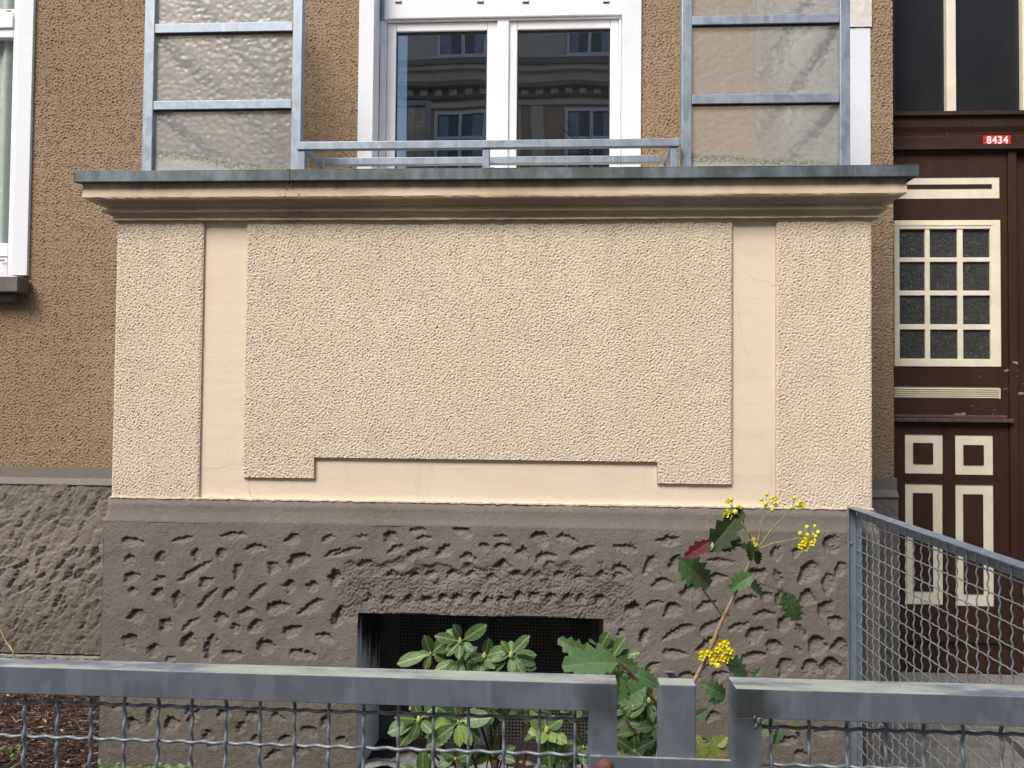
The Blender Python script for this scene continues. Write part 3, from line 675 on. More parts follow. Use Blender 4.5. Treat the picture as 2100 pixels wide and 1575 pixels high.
# string course and hacked plinth of the facade
def sweep_x(profile, x0, x1, y0, n=60, amp=.0008, seed=1):
    r = np.random.default_rng(seed); mb = MB(); V = []; F = []; m = len(profile)
    for i in range(n+1):
        x = x0+(x1-x0)*i/n
        for p, z in profile: V.append((x, y0-p+r.normal(0, amp*.4), z+r.normal(0, amp*.5)))
    for i in range(n):
        for j in range(m-1): a = i*m+j; F.append((a, a+1, a+m+1, a+m))
    mb.add(V, F); 
    return mb
sp = [(-.01, z_st+.004), (.006, z_st+.002), (.006, z_s2), (.012, z_s2-.004), (.030, z_s3+.004), (.032, z_s3-.002), (.012, z_s3-.004)]
for a, b in ((LX, BX0), (BX1, dx0+.012), (dx1, 4.6)):
    sweep_x(sp, a, b, FY, 90 if b < 0 else 10).build('string_course', M['plinth'], bld, smooth=False)
F_c1 = Field(31, .006, .055, .45, 1.6, .9); F_c2 = Field(32, .006, .5, beta=1.25); F_c3 = Field(33, .006, .035, .5, 1.2, .2)
gouges = []
_r = random.Random(4)
for j in range(14):
    for i in range(64):
        zz = z_s3-.03-j*.066+_r.gauss(0, .012); xx = LX+.03+i*.073+(j % 2)*.034+_r.gauss(0, .013)
        deep = 1.0 if 5 <= j <= 9 else .55
        gouges.append((xx, zz, _r.uniform(.028, .050), _r.uniform(.012, .022), math.radians(_r.gauss(52, 14)), deep*_r.uniform(.25, 1.25)))
def h_hack(x, z):
    h = .006+.0042*F_c2(x, z)+.0016*F_r1(x*1.3, z*2)+.0006*F_fine(x, z); wx = x+.003*F_w1(x, z); wz = z+.003*F_w2(x, z)
    for cx, cz, a, b, an, k in gouges:
        if cx+.07 < x[0, 0] or cx-.07 > x[0, -1]: continue
        ix = np.where(np.abs(x[0]-cx) < .07)[0]; iz = np.where(np.abs(z[:, 0]-cz) < .07)[0]
        if len(ix) < 2 or len(iz) < 2: continue
        sl = (slice(iz[0], iz[-1]+1), slice(ix[0], ix[-1]+1)); dx = wx[sl]-cx; dz = wz[sl]-cz; c, s_ = math.cos(an), math.sin(an)
        u = (dx*c+dz*s_)/a; v = (-dx*s_+dz*c)/b; q = np.clip(1-np.abs(u)**2.2-np.abs(v)**2, 0, 1)
        # slanting cut: deepest along its lower right edge, where a sharp arris stands
        h[sl] -= .0185*k*np.clip(q*4.5, 0, 1)*np.clip(.55-.5*v, .08, 1)
        h[sl] += .0028*k*np.exp(-((v+1.15)/.22)**2)*np.clip(1-u*u, 0, 1)
    return h
F_c4 = Field(34, .004, .010, .6)
pz0 = Z_(100, 1341, FY-.03)
mb = MB(); relief(mb, LX, -3.3, pz0, z_s3-.002, FY-.018, .009, h_hack, 'b', .04); relief(mb, -3.3, BX0-.02, pz0, z_s3-.002, FY-.018, .0045, h_hack, 'b', .04)
mb.build('plinth', M['plinth'], bld, smooth=True)
relief(MB(), BX1+.02, dx0+.012, .05, z_s3-.002, FY-.018, .0045, h_hack, 'r', .3).build('plinth', M['plinth'], bld, smooth=True)
relief(MB(), dx1-.01, 4.6, .05, z_s3-.002, FY-.018, .012, h_hack, 'l', .3).build('plinth', M['plinth'], bld, smooth=True)
bx(LX, BX0-.03, FY-.035, FY+.012, .02, pz0-.012).build('footing', M['concrete'], bld)

# ---- left window ---------------------------------------------------
WY = FY+.06
wl = wx_i-1.35
win = MB().box(wx_i, wx_r, FY-.02, FY+.06, z_wb+.004, ZT).build('window', M['white_plaster'], bld, bevel=.002)
MB().box(wl-.13, wl, FY-.02, FY+.06, z_wb+.004, ZT).build('surround', M['white_plaster'], win, bevel=.002)
win['label'] = 'white framed window with sheer curtain'
gz0w, gz1w = Z_(15, 500, WY), Z_(15, 80, WY)
gx = X_(31, 300, WY+.0)-.012
mb = MB(); fw = .06
xr_ = wx_i+.001
mb.box(gx, xr_, WY-.02, WY+.03, z_wb+.002, ZT-.1); mb.box(wl, wl+.08, WY-.02, WY+.03, z_wb+.002, ZT-.1)
mb.box(wl+.081, gx-.001, WY-.02, WY+.03, z_wb+.002, gz0w); mb.box(wl+.081, gx-.001, WY-.02, WY+.03, gz1w, gz1w+.05)
mb.box(wl+.081, gx-.001, WY-.032, WY+.03, gz1w+.0505, gz1w+.12); 
mb.box(wl+.081, gx-.001, WY-.02, WY+.03, gz1w+.1205, gz1w+.16)
mb.box(wl+.081, gx-.001, WY-.026, WY-.0205, gz0w-.075, gz0w-.07)
mb.build('frame', M['pvc'], win, bevel=.003)
for z in (Z_(12, 536, WY), Z_(12, 29, WY)):
    bx(gx-.035, gx-.007, WY-.036, WY-.0325, z-.003, z+.003).build('drain_cap', M['rubber'], win)
pn = bx(wl+.08, gx, WY+.006, WY+.010, gz0w-.005, ZT-.15); pn.mi = [0 if k == 2 else 1 for k in range(6)]; pn.build('pane', [M['pane_left'], M['glass_back']], win)
bx(wl-.05, wx_i+.05, WY+.7, WY+.71, z_wb, ZT).build('dark_interior', M['black'], win)
mb = MB(); mb.box(wl-.15, X_(38, 580, FY-.10), FY-.11, FY-.012, Z_(20, 598, FY-.11), Z_(20, 567, FY-.11))
mb.box(wl-.10, X_(28, 610, FY-.05), FY-.055, FY-.012, Z_(20, 618, FY-.06), Z_(20, 600, FY-.06)-.008)
mb.build('window_sill', M['sill'], win, bevel=.004)
# curtain: a thing of its own
mb = MB(); V = []; F = []; n = 150
for i in range(n+1):
    x = wl+.05+(wx_i-wl-.128)*i/n; y = WY+.055+.018*math.sin(i*.52)+.01*math.sin(i*.21+1)
    for z in (z_wb+.05, ZT-.2): V.append((x, y, z))
for i in range(n): F.append((2*i, 2*i+2, 2*i+3, 2*i+1))
mb.add(V, F); tag(mb.build('curtain', M['curtain'], None, smooth=True), 'pale sheer curtain hanging in folds behind the left window pane', 'curtain')

# ---- balcony door ---------------------------------------------------
BY = FY+.14
bd = MB().box(wc0, wcl, FY-.012, FY+.3, zlow, ZT).build('balcony_door', M['white_plaster'], bld, bevel=.003)
MB().box(wcr, wc1, FY-.012, FY+.3, zlow, ZT).build('surround', M['white_plaster'], bd, bevel=.003)
bd['label'] = 'white double balcony door reflecting the houses opposite'
fl, fr_ = wcl+.0015, wcr-.0015
XB = lambda px: X_(px, 200, BY)
zb0, zb1 = 1.95, ZT-.3
z_box = Z_(1030, 36, BY-.02); z_g = Z_(1030, 61, BY+.0)
g1a, g1b, g2a, g2b = XB(811), XB(998), XB(1060), XB(1251)
mb = MB(); yf, yb = BY, BY+.06
mb.box(fl, XB(792), yf-.01, yb, zb0, z_box-.002); mb.box(XB(1268), fr_, yf-.01, yb, zb0, z_box-.002)
mb.build('frame', M['pvc'], bd, bevel=.003)
def sash(a, b, g0, g1, nm='sash'):
    mb = MB(); zt = z_box-.012
    mb.box(a, g0, yf, yb, zb0, zt); mb.box(g1, b, yf, yb, zb0, zt)
    mb.box(g0+.0005, g1-.0005, yf, yb, z_g, zt); mb.box(g0+.0005, g1-.0005, yf, yb, zb0, zb0+.09)
    mb.build(nm, M['pvc'], bd, bevel=.004)
    s = MB(); q = .006
    s.box(g0, g0+q, yf+.012, yf+.02, zb0+.09, z_g); s.box(g1-q, g1, yf+.012, yf+.02, zb0+.09, z_g); s.box(g0+q, g1-q, yf+.012, yf+.02, z_g-q-.004, z_g)
    s.build('seal', M['rubber'], bd)
    pn = MB().box(g0+.001, g1-.001, yf+.0215, yf+.0255, zb0+.091, z_g-.001); pn.mi = [0 if k == 2 else 1 for k in range(6)]; pn.build('pane', [M['pane'], M['glass_back']], bd)
sash(XB(792)+.001, XB(1021), g1a, g1b); sash(XB(1021)+.002, XB(1268)-.001, g2a, g2b)
bx(XB(1019), XB(1043), yf-.014, yf-.0005, zb0, z_box-.004).build('astragal', M['pvc'], bd, bevel=.004)
mb = MB(); mb.box(X_(788, 20, BY-.03), X_(1279, 20, BY-.03), BY-.03, BY+.05, z_box, Z_(1030, -60, BY-.03)); mb.box(X_(793, 20, BY-.03), X_(1275, 20, BY-.03), BY-.018, BY+.04, z_box-.009, z_box-.001)
mb.build('transom', M['pvc'], bd, bevel=.004)
for px in (817, 985, 1078, 1243):
    c = X_(px, 2, BY-.03); z = Z_(px, 3, BY-.03)
    MB().box(c-.017, c+.017, BY-.037, BY-.0305, z-.004, z+.014).build('vent_cap', M['door_cream'], bd, bevel=.001)
    MB().box(c-.017, c+.017, BY-.0365, BY-.0305, z-.0085, z-.0045).build('vent_slot', M['rubber'], bd)
bx(wcl, wcr, BY+.8, BY+.81, 1.9, ZT).build('dark_interior', M['black'], bd)
# gap of old sealant at left of frame
bx(fl-.0012, fl+.001, yf-.011, yf-.0095, zb0, Z_(777, 90, yf)).build('sealant_gap', M['rubber'], bd)
bx(fl-.0012, fl+.001, yf-.011, yf-.0095, Z_(777, 40, yf), Z_(777, 4, yf)).build('sealant_gap', M['rubber'], bd)

# ---- entrance door ---------------------------------------------------
DY = FY+.27
def dX(px, py=800, Y=DY): return X_(px, py, Y)
def dZ(py, px=1950, Y=DY): return Z_(px, py, Y)
dzb = dZ(1377)
door = MB().box(dx0-.03, dX(2068), DY+.012, DY+.05, dzb, dZ(312)).build('entrance_door', M['door'], bld)
door['label'] = 'dark brown panelled front door with cream panels and twelve small panes'
zg = [dZ(452), dZ(752)]
# stiles and rails standing proud of the recessed panels, each a separate piece
xL, xR = dX(1834), dX(2053)
P_rows = [('top', 363, 407), ('win', 452, 752), ('rib', 793, 817)]
pieces = [(dx0-.03, xL-.0, dzb, dZ(312)), (xR, dX(2068), dzb, dZ(312)),
          (xL, xR, dZ(363), dZ(312)), (xL, xR, dZ(452), dZ(407)), (xL, xR, dZ(793), dZ(752)), (xL, xR, dZ(891), dZ(817)),
          (xL, dX(1856, 930), dZ(1242), dZ(891)), (dX(1934, 930), dX(1959, 930), dZ(1242), dZ(891)), (dX(2037, 930), xR, dZ(1242), dZ(891)),
          (dX(1856, 930), dX(1934, 930), dZ(993), dZ(973)), (dX(1959, 930), dX(2037, 930), dZ(993), dZ(973)), (xL, xR, dzb, dZ(1242))]
mb = MB()
for a, b, c, d in pieces: mb.box(a, b, DY, DY+.0118, c, d)
mb.build('door_frame_work', M['door'], door, bevel=0)
bx(xL, xR, DY+.004, DY+.0119, dZ(407), dZ(363)).build('cream_panel', M['door_cream'], door)
bx(xL, dX(2034, 380), DY-.001, DY+.0035, dZ(386), dZ(378)).build('panel_bead', M['door'], door, bevel=.001)
# glazed part
wx0, wx1, wz0, wz1 = xL, xR, dZ(752), dZ(452)
cols = [(1845, 1898), (1908, 1965), (1976, 2032)]; rows = [(470, 528), (537, 596), (606, 665), (676, 736)]
fo = .012
mb = MB(); i0, i1, j0, j1 = dX(1845), dX(2032), dZ(736), dZ(470)
mb.box(wx0, i0, DY-.006, DY+.0118, wz0, wz1); mb.box(i1, wx1, DY-.006, DY+.0118, wz0, wz1); mb.box(i0, i1, DY-.006, DY+.0118, wz0, j0); mb.box(i0, i1, DY-.006, DY+.0118, j1, wz1)
mb.build('glazing_frame', M['door_cream'], door, bevel=.003)
bx(i0-.02, i1+.008, DY-.009, DY-.0065, dZ(463), dZ(459)).build('bead', M['door_cream'], door)
for k in range(2):
    a, b = dX(cols[k][1]), dX(cols[k+1][0]); bx(a, b, DY-.002, DY+.0115, j0, j1).build('glazing_bar', M['door_cream'], door, bevel=.002)
for k in range(3):
    a, b = dZ(rows[k+1][0]), dZ(rows[k][1]); bx(i0, i1, DY-.001, DY+.0112, a, b).build('glazing_bar', M['door_cream'], door, bevel=.002)
for (c0_, c1_) in cols:
    for (r0_, r1_) in rows:
        bx(dX(c0_)-.003, dX(c1_)+.003, DY+.0106, DY+.0119, dZ(r1_)-.003, dZ(r0_)+.003).build('pane', M['dark_tex_glass'], door)
# ribbed cream panel
bx(xL, xR, DY+.006, DY+.0118, dZ(817), dZ(793)).build('cream_panel', M['door_cream'], door)
for k in range(5):
    z = dZ(797+k*4.3); bx(xL, xR-.01, DY-.001, DY+.0055, z-.0035, z).build('rib', M['door_cream'], door, bevel=.001)
# ledge
bx(xL-.05, dX(2077, 860, DY-.02), DY-.035, DY-.0005, dZ(866, Y=DY-.035), dZ(858, Y=DY-.035)).build('ledge', M['door_ledge'], door, bevel=.004)
bx(xL-.05, dX(2066, 860, DY-.02), DY-.020, DY-.0005, dZ(858, Y=DY-.035)+.0005, dZ(851, Y=DY-.02)).build('ledge', M['door_ledge'], door, bevel=.004)
# lower cream panels with raised brown fields
for (a, b, c, d, e, f, g, h) in [(1856,1934,890,972,1873,1914,909,952), (1959,2037,892,973,1976,2018,912,953), (1856,1933,993,1241,1872,1913,1012,1214), (1959,2037,993,1242,1975,2016,1013,1217)]:
    MB().box(dX(a, 930), dX(b, 930), DY+.006, DY+.0119, dZ(d), dZ(c)).build('cream_panel', M['door_cream'], door)
    MB().box(dX(e, 930), dX(f, 930), DY-.001, DY+.0055, dZ(h), dZ(g)).build('raised_field', M['door'], door, bevel=.003)
for z0, z1, q in ((1300, 1316, .016), (1330, 1377, .022)):
    bx(xL-.04, dX(2080), DY-q, DY-.0005, dZ(z1), dZ(z0)).build('kick_rail', M['door'], door, bevel=.004)
# meeting edge and second leaf, mostly outside the frame
bx(dX(2069), dX(2086), DY-.012, DY+.05, dzb, dZ(312)).build('meeting_stile', M['door'], door, bevel=.003)
bx(dX(2088), dx1, DY+.02, DY+.06, dzb, dZ(312)).build('second_leaf', M['door'], door)
# transom beam with cornice
tp = [(0, dZ(230)), (.035, dZ(232)), (.037, dZ(240)), (.018, dZ(243)), (.016, dZ(262)), (.006, dZ(272)), (.004, dZ(279)), (.008, dZ(281)), (.008, dZ(297)), (.030, dZ(299)), (.032, dZ(309)), (.006, dZ(312)), (0, dZ(314))]
sweep_x(tp, dx0-.04, dx1, DY, 2, 0).build('transom_beam', M['door'], door)
bx(dx0-.04, dx1, DY+.001, DY+.06, dZ(313), dZ(231)).build('transom_core', M['door'], door)
for px0, px1 in ((1800, 1941), (1960, 2096)):
    bx(dX(px0, 100), dX(px1, 100), DY+.03, DY+.034, dZ(231), ZT).build('transom_pane', M['dark_glass'], door)
bx(dX(1941, 150), dX(1960, 150), DY-.005, DY+.045, dZ(229), ZT).build('transom_mullion', M['door_cream'], door, bevel=.003)
bx(dX(2097, 150), dX(2116, 150), DY-.005, DY+.045, dZ(229), ZT).build('transom_mullion', M['door_cream'], door, bevel=.003)
bx(dX(1836, 150)-.05, dX(1836, 150), DY+.0, DY+.045, dZ(229), ZT).build('transom_mullion', M['door'], door, bevel=.003)
bx(dx0-.06, dx1+.02, DY+.3, DY+.31, 0, ZT).build('dark_interior', M['black'], door)

# number plate
pc = (dX(2045, 288, DY-.012), dZ(288, 2045, DY-.012)); pw, ph = .073, .027
plate = bx(pc[0]-pw, pc[0]+pw, DY-.0125, DY-.0085, pc[1]-ph, pc[1]+ph).build('number_plate', M['red'], None, bevel=.002, loc=(pc[0], DY-.01, pc[1]))
tag(plate, 'small red enamel plate with white number 8434 above the front door', 'sign')
cu = bpy.data.curves.new('digits', 'FONT'); cu.body = '8434'; cu.size = .052; cu.align_x = 'CENTER'; cu.align_y = 'CENTER'; cu.extrude = .0006; cu.offset = .0012; cu.space_character = 1.12
to = bpy.data.objects.new('digits_curve', cu); COL.objects.link(to); bpy.context.view_layer.update()
me = bpy.data.meshes.new_from_object(to.evaluated_get(bpy.context.evaluated_depsgraph_get())); bpy.data.objects.remove(to)
me.name = 'digits'; me.materials.clear(); me.materials.append(M['white_enamel'])
dg = bpy.data.objects.new('digits', me); COL.objects.link(dg); dg.parent = plate; dg.location = (0, -.0033, .0); dg.rotation_euler = (math.pi/2, 0, 0); dg.scale = (1.0, 1.1, 1)
for s in (-1, 1):
    MB().cyl((pc[0]+s*.066, DY-.0125, pc[1]), (pc[0]+s*.066, DY-.0142, pc[1]), .0032, 10).build('screw', M['rubber'], plate)

# ================================================================== ground
bx(-60, 60, -40, 40, -.30, -.20).build('ground', M['asphalt'])['kind'] = 'structure'
bx(-40, 40, -4.2, -1.62, -.199, 0).build('pavement', M['slab'])['kind'] = 'structure'
bx(-40, 40, -11.6, -8.6, -.199, 0).build('pavement', M['slab'])['kind'] = 'structure'
SX = 1.045                                   # plane of side fence
F_gr = Field(41, .02, .5, beta=1.3, n=256)
def bed_z(x, y): return BED-.060*min(1, max(0, (y+.1)/1.0))+.010*float(F_gr(np.array(x), np.array(y)))
mb = MB(); V = []; F = []; NX, NY = 120, 62
for j in range(NY):
    for i in range(NX):
        x = LX+(SX+.02-LX)*i/(NX-1); y = -1.62+(FY+1.62)*j/(NY-1)
        V.append((x, y, bed_z(x, y)-.012))
for j in range(NY-1):
    for i in range(NX-1): a = j*NX+i; F.append((a, a+1, a+NX+1, a+NX))
mb.add(V, F); mb.build('planting_bed', M['soil'], smooth=True)['kind'] = 'structure'
bx(SX+.021, 8, -1.619, FY, -.199, -.02).build('entrance_path', M['path'])['kind'] = 'structure'
bx(SX+.0, SX+.0205, -1.6, FY-.05, -.19, BED+.01).build('bed_edging', M['concrete'])['kind'] = 'structure'
bx(dx0-.01, dx1, FY-.03, DY+.06, -.019, dzb-.004).build('threshold', M['granite'], bld, bevel=.01)
# bark mulch
def chips(n, xr, yr, seed, sc=1.0):
    r = random.Random(seed); mb = MB()
    for _ in range(n):
        x = r.uniform(*xr); y = r.uniform(*yr); L = r.uniform(.012, .044)*sc; W = r.uniform(.004, .013)*sc; T = r.uniform(.0015, .004)
        if r.random() < .2: L = r.uniform(.05, .12); W = r.uniform(.0012, .003); T = W*.8
        ya = r.gauss(0.15, .75); pi_ = r.gauss(0, .28); ro = r.gauss(0, .4)
        R = Matrix.Rotation(ya, 3, 'Z') @ Matrix.Rotation(pi_, 3, 'Y') @ Matrix.Rotation(ro, 3, 'X')
        c = Vector((x, y, bed_z(x, y)+r.uniform(-.006, .016)))
        pts = [(-L/2, -W*.3, -T/2), (L*.1, -W/2, -T/2), (L/2, 0, -T/2), (0, W/2, -T/2), (-L/2, -W*.3, T/2), (L*.1, -W/2, T/2), (L/2, 0, T/2), (0, W/2, T/2)]
        q = r.random(); mi = 0 if q < .34 else 1 if q < .58 else 2 if q < .80 else 3 if q < .93 else 4
        mb.add([tuple(c+R@Vector(p)) for p in pts], [(4, 5, 6, 7), (0, 1, 5, 4), (1, 2, 6, 5), (2, 3, 7, 6), (3, 0, 4, 7)], mi)
    return mb
mb = chips(9500, (-3.4, BX0-.03), (-.15, FY-.03), 1)
mb2 = chips(2600, (-3.0, SX-.02), (-1.55, -.05), 2, 1.3)
mats = [M['chip%d' % i] for i in range(5)]
for m_ in (mb, mb2):
    o = m_.build('bark_mulch', mats); tag(o, 'dark brown bark mulch with pale wood chips covering the planting bed', 'mulch', kind='stuff')

# ================================================================== privacy screens
z_top = 3.75
def screen(outer_px, inner_px, rails, side, label):
    SY0, SY1 = -.002, .033
    # post centre lines measured on the front plane
    (oa, ob_), (ia, ib) = outer_px, inner_px
    oa, ob_, ia, ib = [X_(p, 200, SY0) for p in (oa, ob_, ia, ib)]
    t = thing('privacy_screen', label, 'privacy screen', ((oa+ib)/2, .015, z_cap_t), 'galvanised privacy screens either side of the balcony')
    MB().box(oa, ob_, SY0, SY1, z_cap_t-.001, z_top).build('post', M['galv'], t, bevel=.0025)
    MB().box(ia, ib, SY0, SY1, z_cap_t-.001, z_top).build('post', M['galv'], t, bevel=.0025)
    x0, x1 = (ob_, ia) if ob_ < ia else (ib, oa)
    zs = [(Z_(460 if side < 0 else 1570, a, SY0), Z_(460 if side < 0 else 1570, b, SY0)) for a, b in rails]
    pitch = zs[0][1]-zs[1][1]
    zs.insert(0, (zs[0][0]+pitch, zs[0][1]+pitch)); zs.insert(0, (z_top-.034, z_top))
    for a, b in zs: MB().box(x0+.0005, x1-.0005, SY0+.001, SY1-.001, min(a, b), max(a, b)).build('rail', M['galv'], t, bevel=.002)
    edges = sorted([(min(a, b), max(a, b)) for a, b in zs])
    lo = z_cap_t+.002
    for (a, b) in edges:
        pn = MB().box(x0-.004, x1+.004, SY0+.018, SY0+.023, lo, a+.002); pn.mi = [0 if k == 2 else 1 for k in range(6)]; pn.build('pane', [M['hammered'], M['glass_back']], t)
        MB().box(x0+.0005, x1-.0005, SY0+.008, SY0+.016, a-.006, a-.0005).build('seal', M['rubber'], t)
        lo = b-.002
    # return along the side of the balcony; darker steel stands in for shade
    xs0, xs1 = min(oa, ob_), max(oa, ob_)
    MB().box(xs0, xs1, FY-.09, FY-.055, z_cap_t-.001, z_top).build('post', M['galv_side'], t, bevel=.0025)
    lo = z_cap_t+.002; xm_ = (xs0+xs1)/2
    for (a, b) in edges:
        MB().box(xs0+.001, xs1-.001, SY1+.0005, FY-.0905, a, b).build('rail', M['steel_dark'], t, bevel=.002)
        pn = MB().box(xm_-.0025, xm_+.0025, SY1, FY-.088, lo, a+.002); pn.mi = [0 if k == (3 if side < 0 else 5) else 1 for k in range(6)]; pn.build('pane', [M['hammered_side'], M['glass_back']], t); lo = b-.002
    return t
screen((293, 314), (598, 618), [(46, 65), (205, 223)], -1, 'left galvanised screen with three hammered glass panes on the balcony wall')
screen((1723, 1744), (1398, 1419), [(30, 48), (192, 211)], 1, 'right galvanised screen with hammered glass panes beside the white wall strip')

# flower box rail
RY0, RY1 = -.045, .185
ra, rb = X_(608, 296, RY0), X_(1394, 292, RY0); rz1, rz0 = Z_(1000, 287, RY0), Z_(1000, 303, RY0)
fb = thing('flower_box_rail', 'low galvanised rectangular rail frame on the zinc cap between the screens', 'railing', ((ra+rb)/2, .05, z_cap_t))
dw = .026
MB().box(ra, rb, RY0, RY0+dw, rz0, rz1).build('front_bar', M['galv'], fb, bevel=.002)
MB().box(ra+dw+.012, rb-dw-.012, RY1, RY1+dw, rz0+.010, rz1+.010).build('rear_bar', M['galv'], fb, bevel=.002)
for x in (ra+.004, rb-dw-.004): MB().box(x+.002, x+dw-.002, RY0+dw+.0005, RY1+dw-.001, rz0+.001, rz1-.001).build('side_bar', M['galv'], fb, bevel=.002)
xm_ = X_(996, 325, RY0)
for x in (ra+.005, xm_-.012, rb-dw-.005): MB().box(x, x+.025, RY0+.006, RY0+.030, z_cap_t, rz0-.0005).build('leg', M['galv'], fb, bevel=.002)
for x in (ra+.018, xm_-.010, rb-dw-.018): MB().box(x, x+.024, RY1+.004, RY1+.028, z_cap_t-.03, rz0-.0005 if x != xm_-.010 else rz0-.0005).build('leg', M['galv'], fb, bevel=.002)
bx(ra-.0, rb+.0, .13, .2, z_cap_t-.03, z_cap_t-.0035).build('parapet_top', M['cap'], bal)

# ================================================================== mesh fences
CELL = .0515; AMP = .0027; WR = .0026
def wave_pts(n_cells, axis, normal, start=0.0, ph=0, spc=11, AMP=AMP):
    pts = []; n = int(n_cells*spc)
    for i in range(n+1):
        s = i/spc*CELL; o = AMP*math.cos(2*math.pi*1.5*(s+start)/CELL+math.pi*ph)
        pts.append(Vector(axis)*s+Vector(normal)*o)
    return pts
def wire_mesh(name, n_cells, axis, normal, ph, mat, r=WR, start=0.0, amp=AMP):
    mb = MB().tube(wave_pts(n_cells, axis, normal, start, ph, AMP=amp), r, 6); return mb.mesh(name, mat, smooth=True)
def put(me, name, parent, loc):
    o = bpy.data.objects.new(name, me); COL.objects.link(o); o.parent = parent; o.location = Vector(loc)-wloc(parent); return o

# left panel, front fence
FA = -3+1.193; TB = .040
zt_l = (Z_(0, 1367.6, FA)+Z_(1200, 1398.9, FA))/2
xr_l = X_(1266, 1420, FA); xl_l = -1.95
fl_ = thing('garden_fence', 'left galvanised front fence panel with square mesh, in front of the mulch bed', 'fence', ((xl_l+xr_l)/2, FA+TB/2, 0))
MB().box(xl_l, xr_l, FA, FA+TB, zt_l-TB, zt_l).build('top_rail', M['galv_fence'], fl_, bevel=.0012)
MB().box(xr_l-TB, xr_l, FA, FA+TB, .06, zt_l-TB).build('stile', M['galv_fence'], fl_)
MB().box(xl_l, xl_l+TB, FA, FA+TB, 0, zt_l-TB).build('stile', M['galv_fence'], fl_)
MB().box(xl_l+TB, xr_l-TB, FA, FA+TB, .06, .06+TB).build('bottom_rail', M['galv_fence'], fl_, bevel=.0022)
MY = FA+TB*.5
wxs = [X_(p, 1450, MY) for p in (51, 121)]; x_ref = X_(51, 1450, MY)
z_ref = Z_(0, 1437, MY)
ncv = 19; zv0 = z_ref-CELL*ncv+CELL*.55
vm = [wire_mesh('vertical_wire', 20.2, (0, 0, -1), (0, 1, 0), p, M['wire_dark'], WR, -CELL*.35) for p in (0, 1)]
ztopw = z_ref+CELL*.35
i = 0; x = x_ref
while x > xl_l+TB: x -= CELL; i -= 1
x += CELL; i += 1; i0 = i; xstart = x
while x < xr_l-TB-.004:
    put(vm[i % 2], 'vertical_wire', fl_, (x, MY, ztopw)); x += CELL; i += 1
nh = (xr_l-TB-(xl_l+TB))/CELL
hm = [wire_mesh('horizontal_wire', nh, (1, 0, 0), (0, 1, 0), p+1, M['wire_dark'], WR, (xl_l+TB-xstart)-CELL*(-i0 % 2)) for p in (0, 1)]
for j in range(20): put(hm[j % 2], 'horizontal_wire', fl_, (xl_l+TB, MY, z_ref-CELL*j))
# rusty bolt and strap carrying the latch post
GA = -3+1.155
strap_y = FA-.006
post = thing('gate_post', 'short square galvanised post with a flat tongue between the two front fence panels', 'post', (X_(1390, 1500, FA), FA+.02, 0))
s0, s1 = X_(1210, 1560, strap_y), X_(1560, 1565, strap_y)
zs_ = Z_(1385, 1556, strap_y)
MB().box(s0, s1, strap_y, strap_y+.0055, zs_-.04, zs_).build('strap', M['galv_fence'], post, bevel=.001)
pa, pb = X_(1352, 1480, FA), X_(1428, 1480, FA); zpt = Z_(1390, 1404, FA)
MB().box(pa, pb, FA, FA+.03, -.02, zpt).build('post', M['galv_fence'], post, bevel=.0022)
# curved tongue behind the post
ty = FA+.034; mb = MB(); V = []; F = []
for k in range(9):
    a = k/8; c = at(1392-17*a**1.6-2, 1412-33*a, ty+.03*(1-a)); V += [(c.x-.006, c.y, c.z), (c.x+.006, c.y, c.z), (c.x+.006, c.y+.005, c.z+.001), (c.x-.006, c.y+.005, c.z+.001)]
for k in range(8):
    for q in range(4): a = 4*k+q; b = 4*k+(q+1) % 4; F.append((a, b, b+4, a+4))
F += [(3, 2, 1, 0), (32, 33, 34, 35)]
mb.add(V, F); mb.box(V[0][0]-.002, V[1][0]+.002, FA+.0305, ty+.036, zpt-.05, zpt-.02); mb.build('latch_tongue', M['galv'], post)
bc = at(1241, 1574, strap_y-.004)
mb = MB(); mb.cyl((bc.x, strap_y-.0003, bc.z), (bc.x, strap_y-.004, bc.z), .0115, 18); mb.ball((bc.x, strap_y-.004, bc.z), .0105, seg=14, rings=6, sz=1)
mb.build('bolt', M['rust'], post, smooth=True)
# gate (right panel)
TG = .040
ga = X_(1509, 1450, GA); gb = 1.45
zt_g = (Z_(1650, 1417, GA)+Z_(2100, 1428, GA))/2
gate = thing('garden_gate', 'right galvanised gate panel with square mesh, in front of the entrance path', 'gate', ((ga+gb)/2, GA+.025, 0))
GD = .05
MB().box(ga, gb, GA, GA+GD, zt_g-TG, zt_g).build('top_rail', M['galv_fence'], gate, bevel=.0012)
MB().box(ga, ga+X_(1562, 1500, GA)-X_(1509, 1500, GA), GA, GA+GD, .06, zt_g-TG).build('stile', M['galv_fence'], gate)
MB().box(gb-TG, gb, GA, GA+GD, .06, zt_g-TG).build('stile', M['galv_fence'], gate)
MB().box(ga+TG, gb-TG, GA, GA+GD, .06, .06+TG).build('bottom_rail', M['galv_fence'], gate, bevel=.0022)
for (wx_, wy_, w_r) in ((1548, 1474, .0045), (1556, 1480, .006), (1551, 1490, .004), (1562, 1475, .003)):
    p_ = at(wx_, wy_, GA); MB().ball((p_.x, GA+.001, p_.z), w_r*.7, 0, 9, 5, 1.3).build('weld', M['galv_fence'], gate, smooth=True)
MG = GA+GD*.5
x0g = X_(1581, 1520, MG); zg0 = Z_(1600, 1491, MG)
vg = [wire_mesh('vertical_wire', 20, (0, 0, -1), (0, 1, 0), p, M['wire_dark'], WR, -CELL*.3) for p in (0, 1)]
cg = (X_(2054, 1520, MG)-x0g)/6; i = 0; x = x0g
while x < gb-TG: put(vg[i % 2], 'vertical_wire', gate, (x, MG, zg0+CELL*.3)); x += cg; i += 1
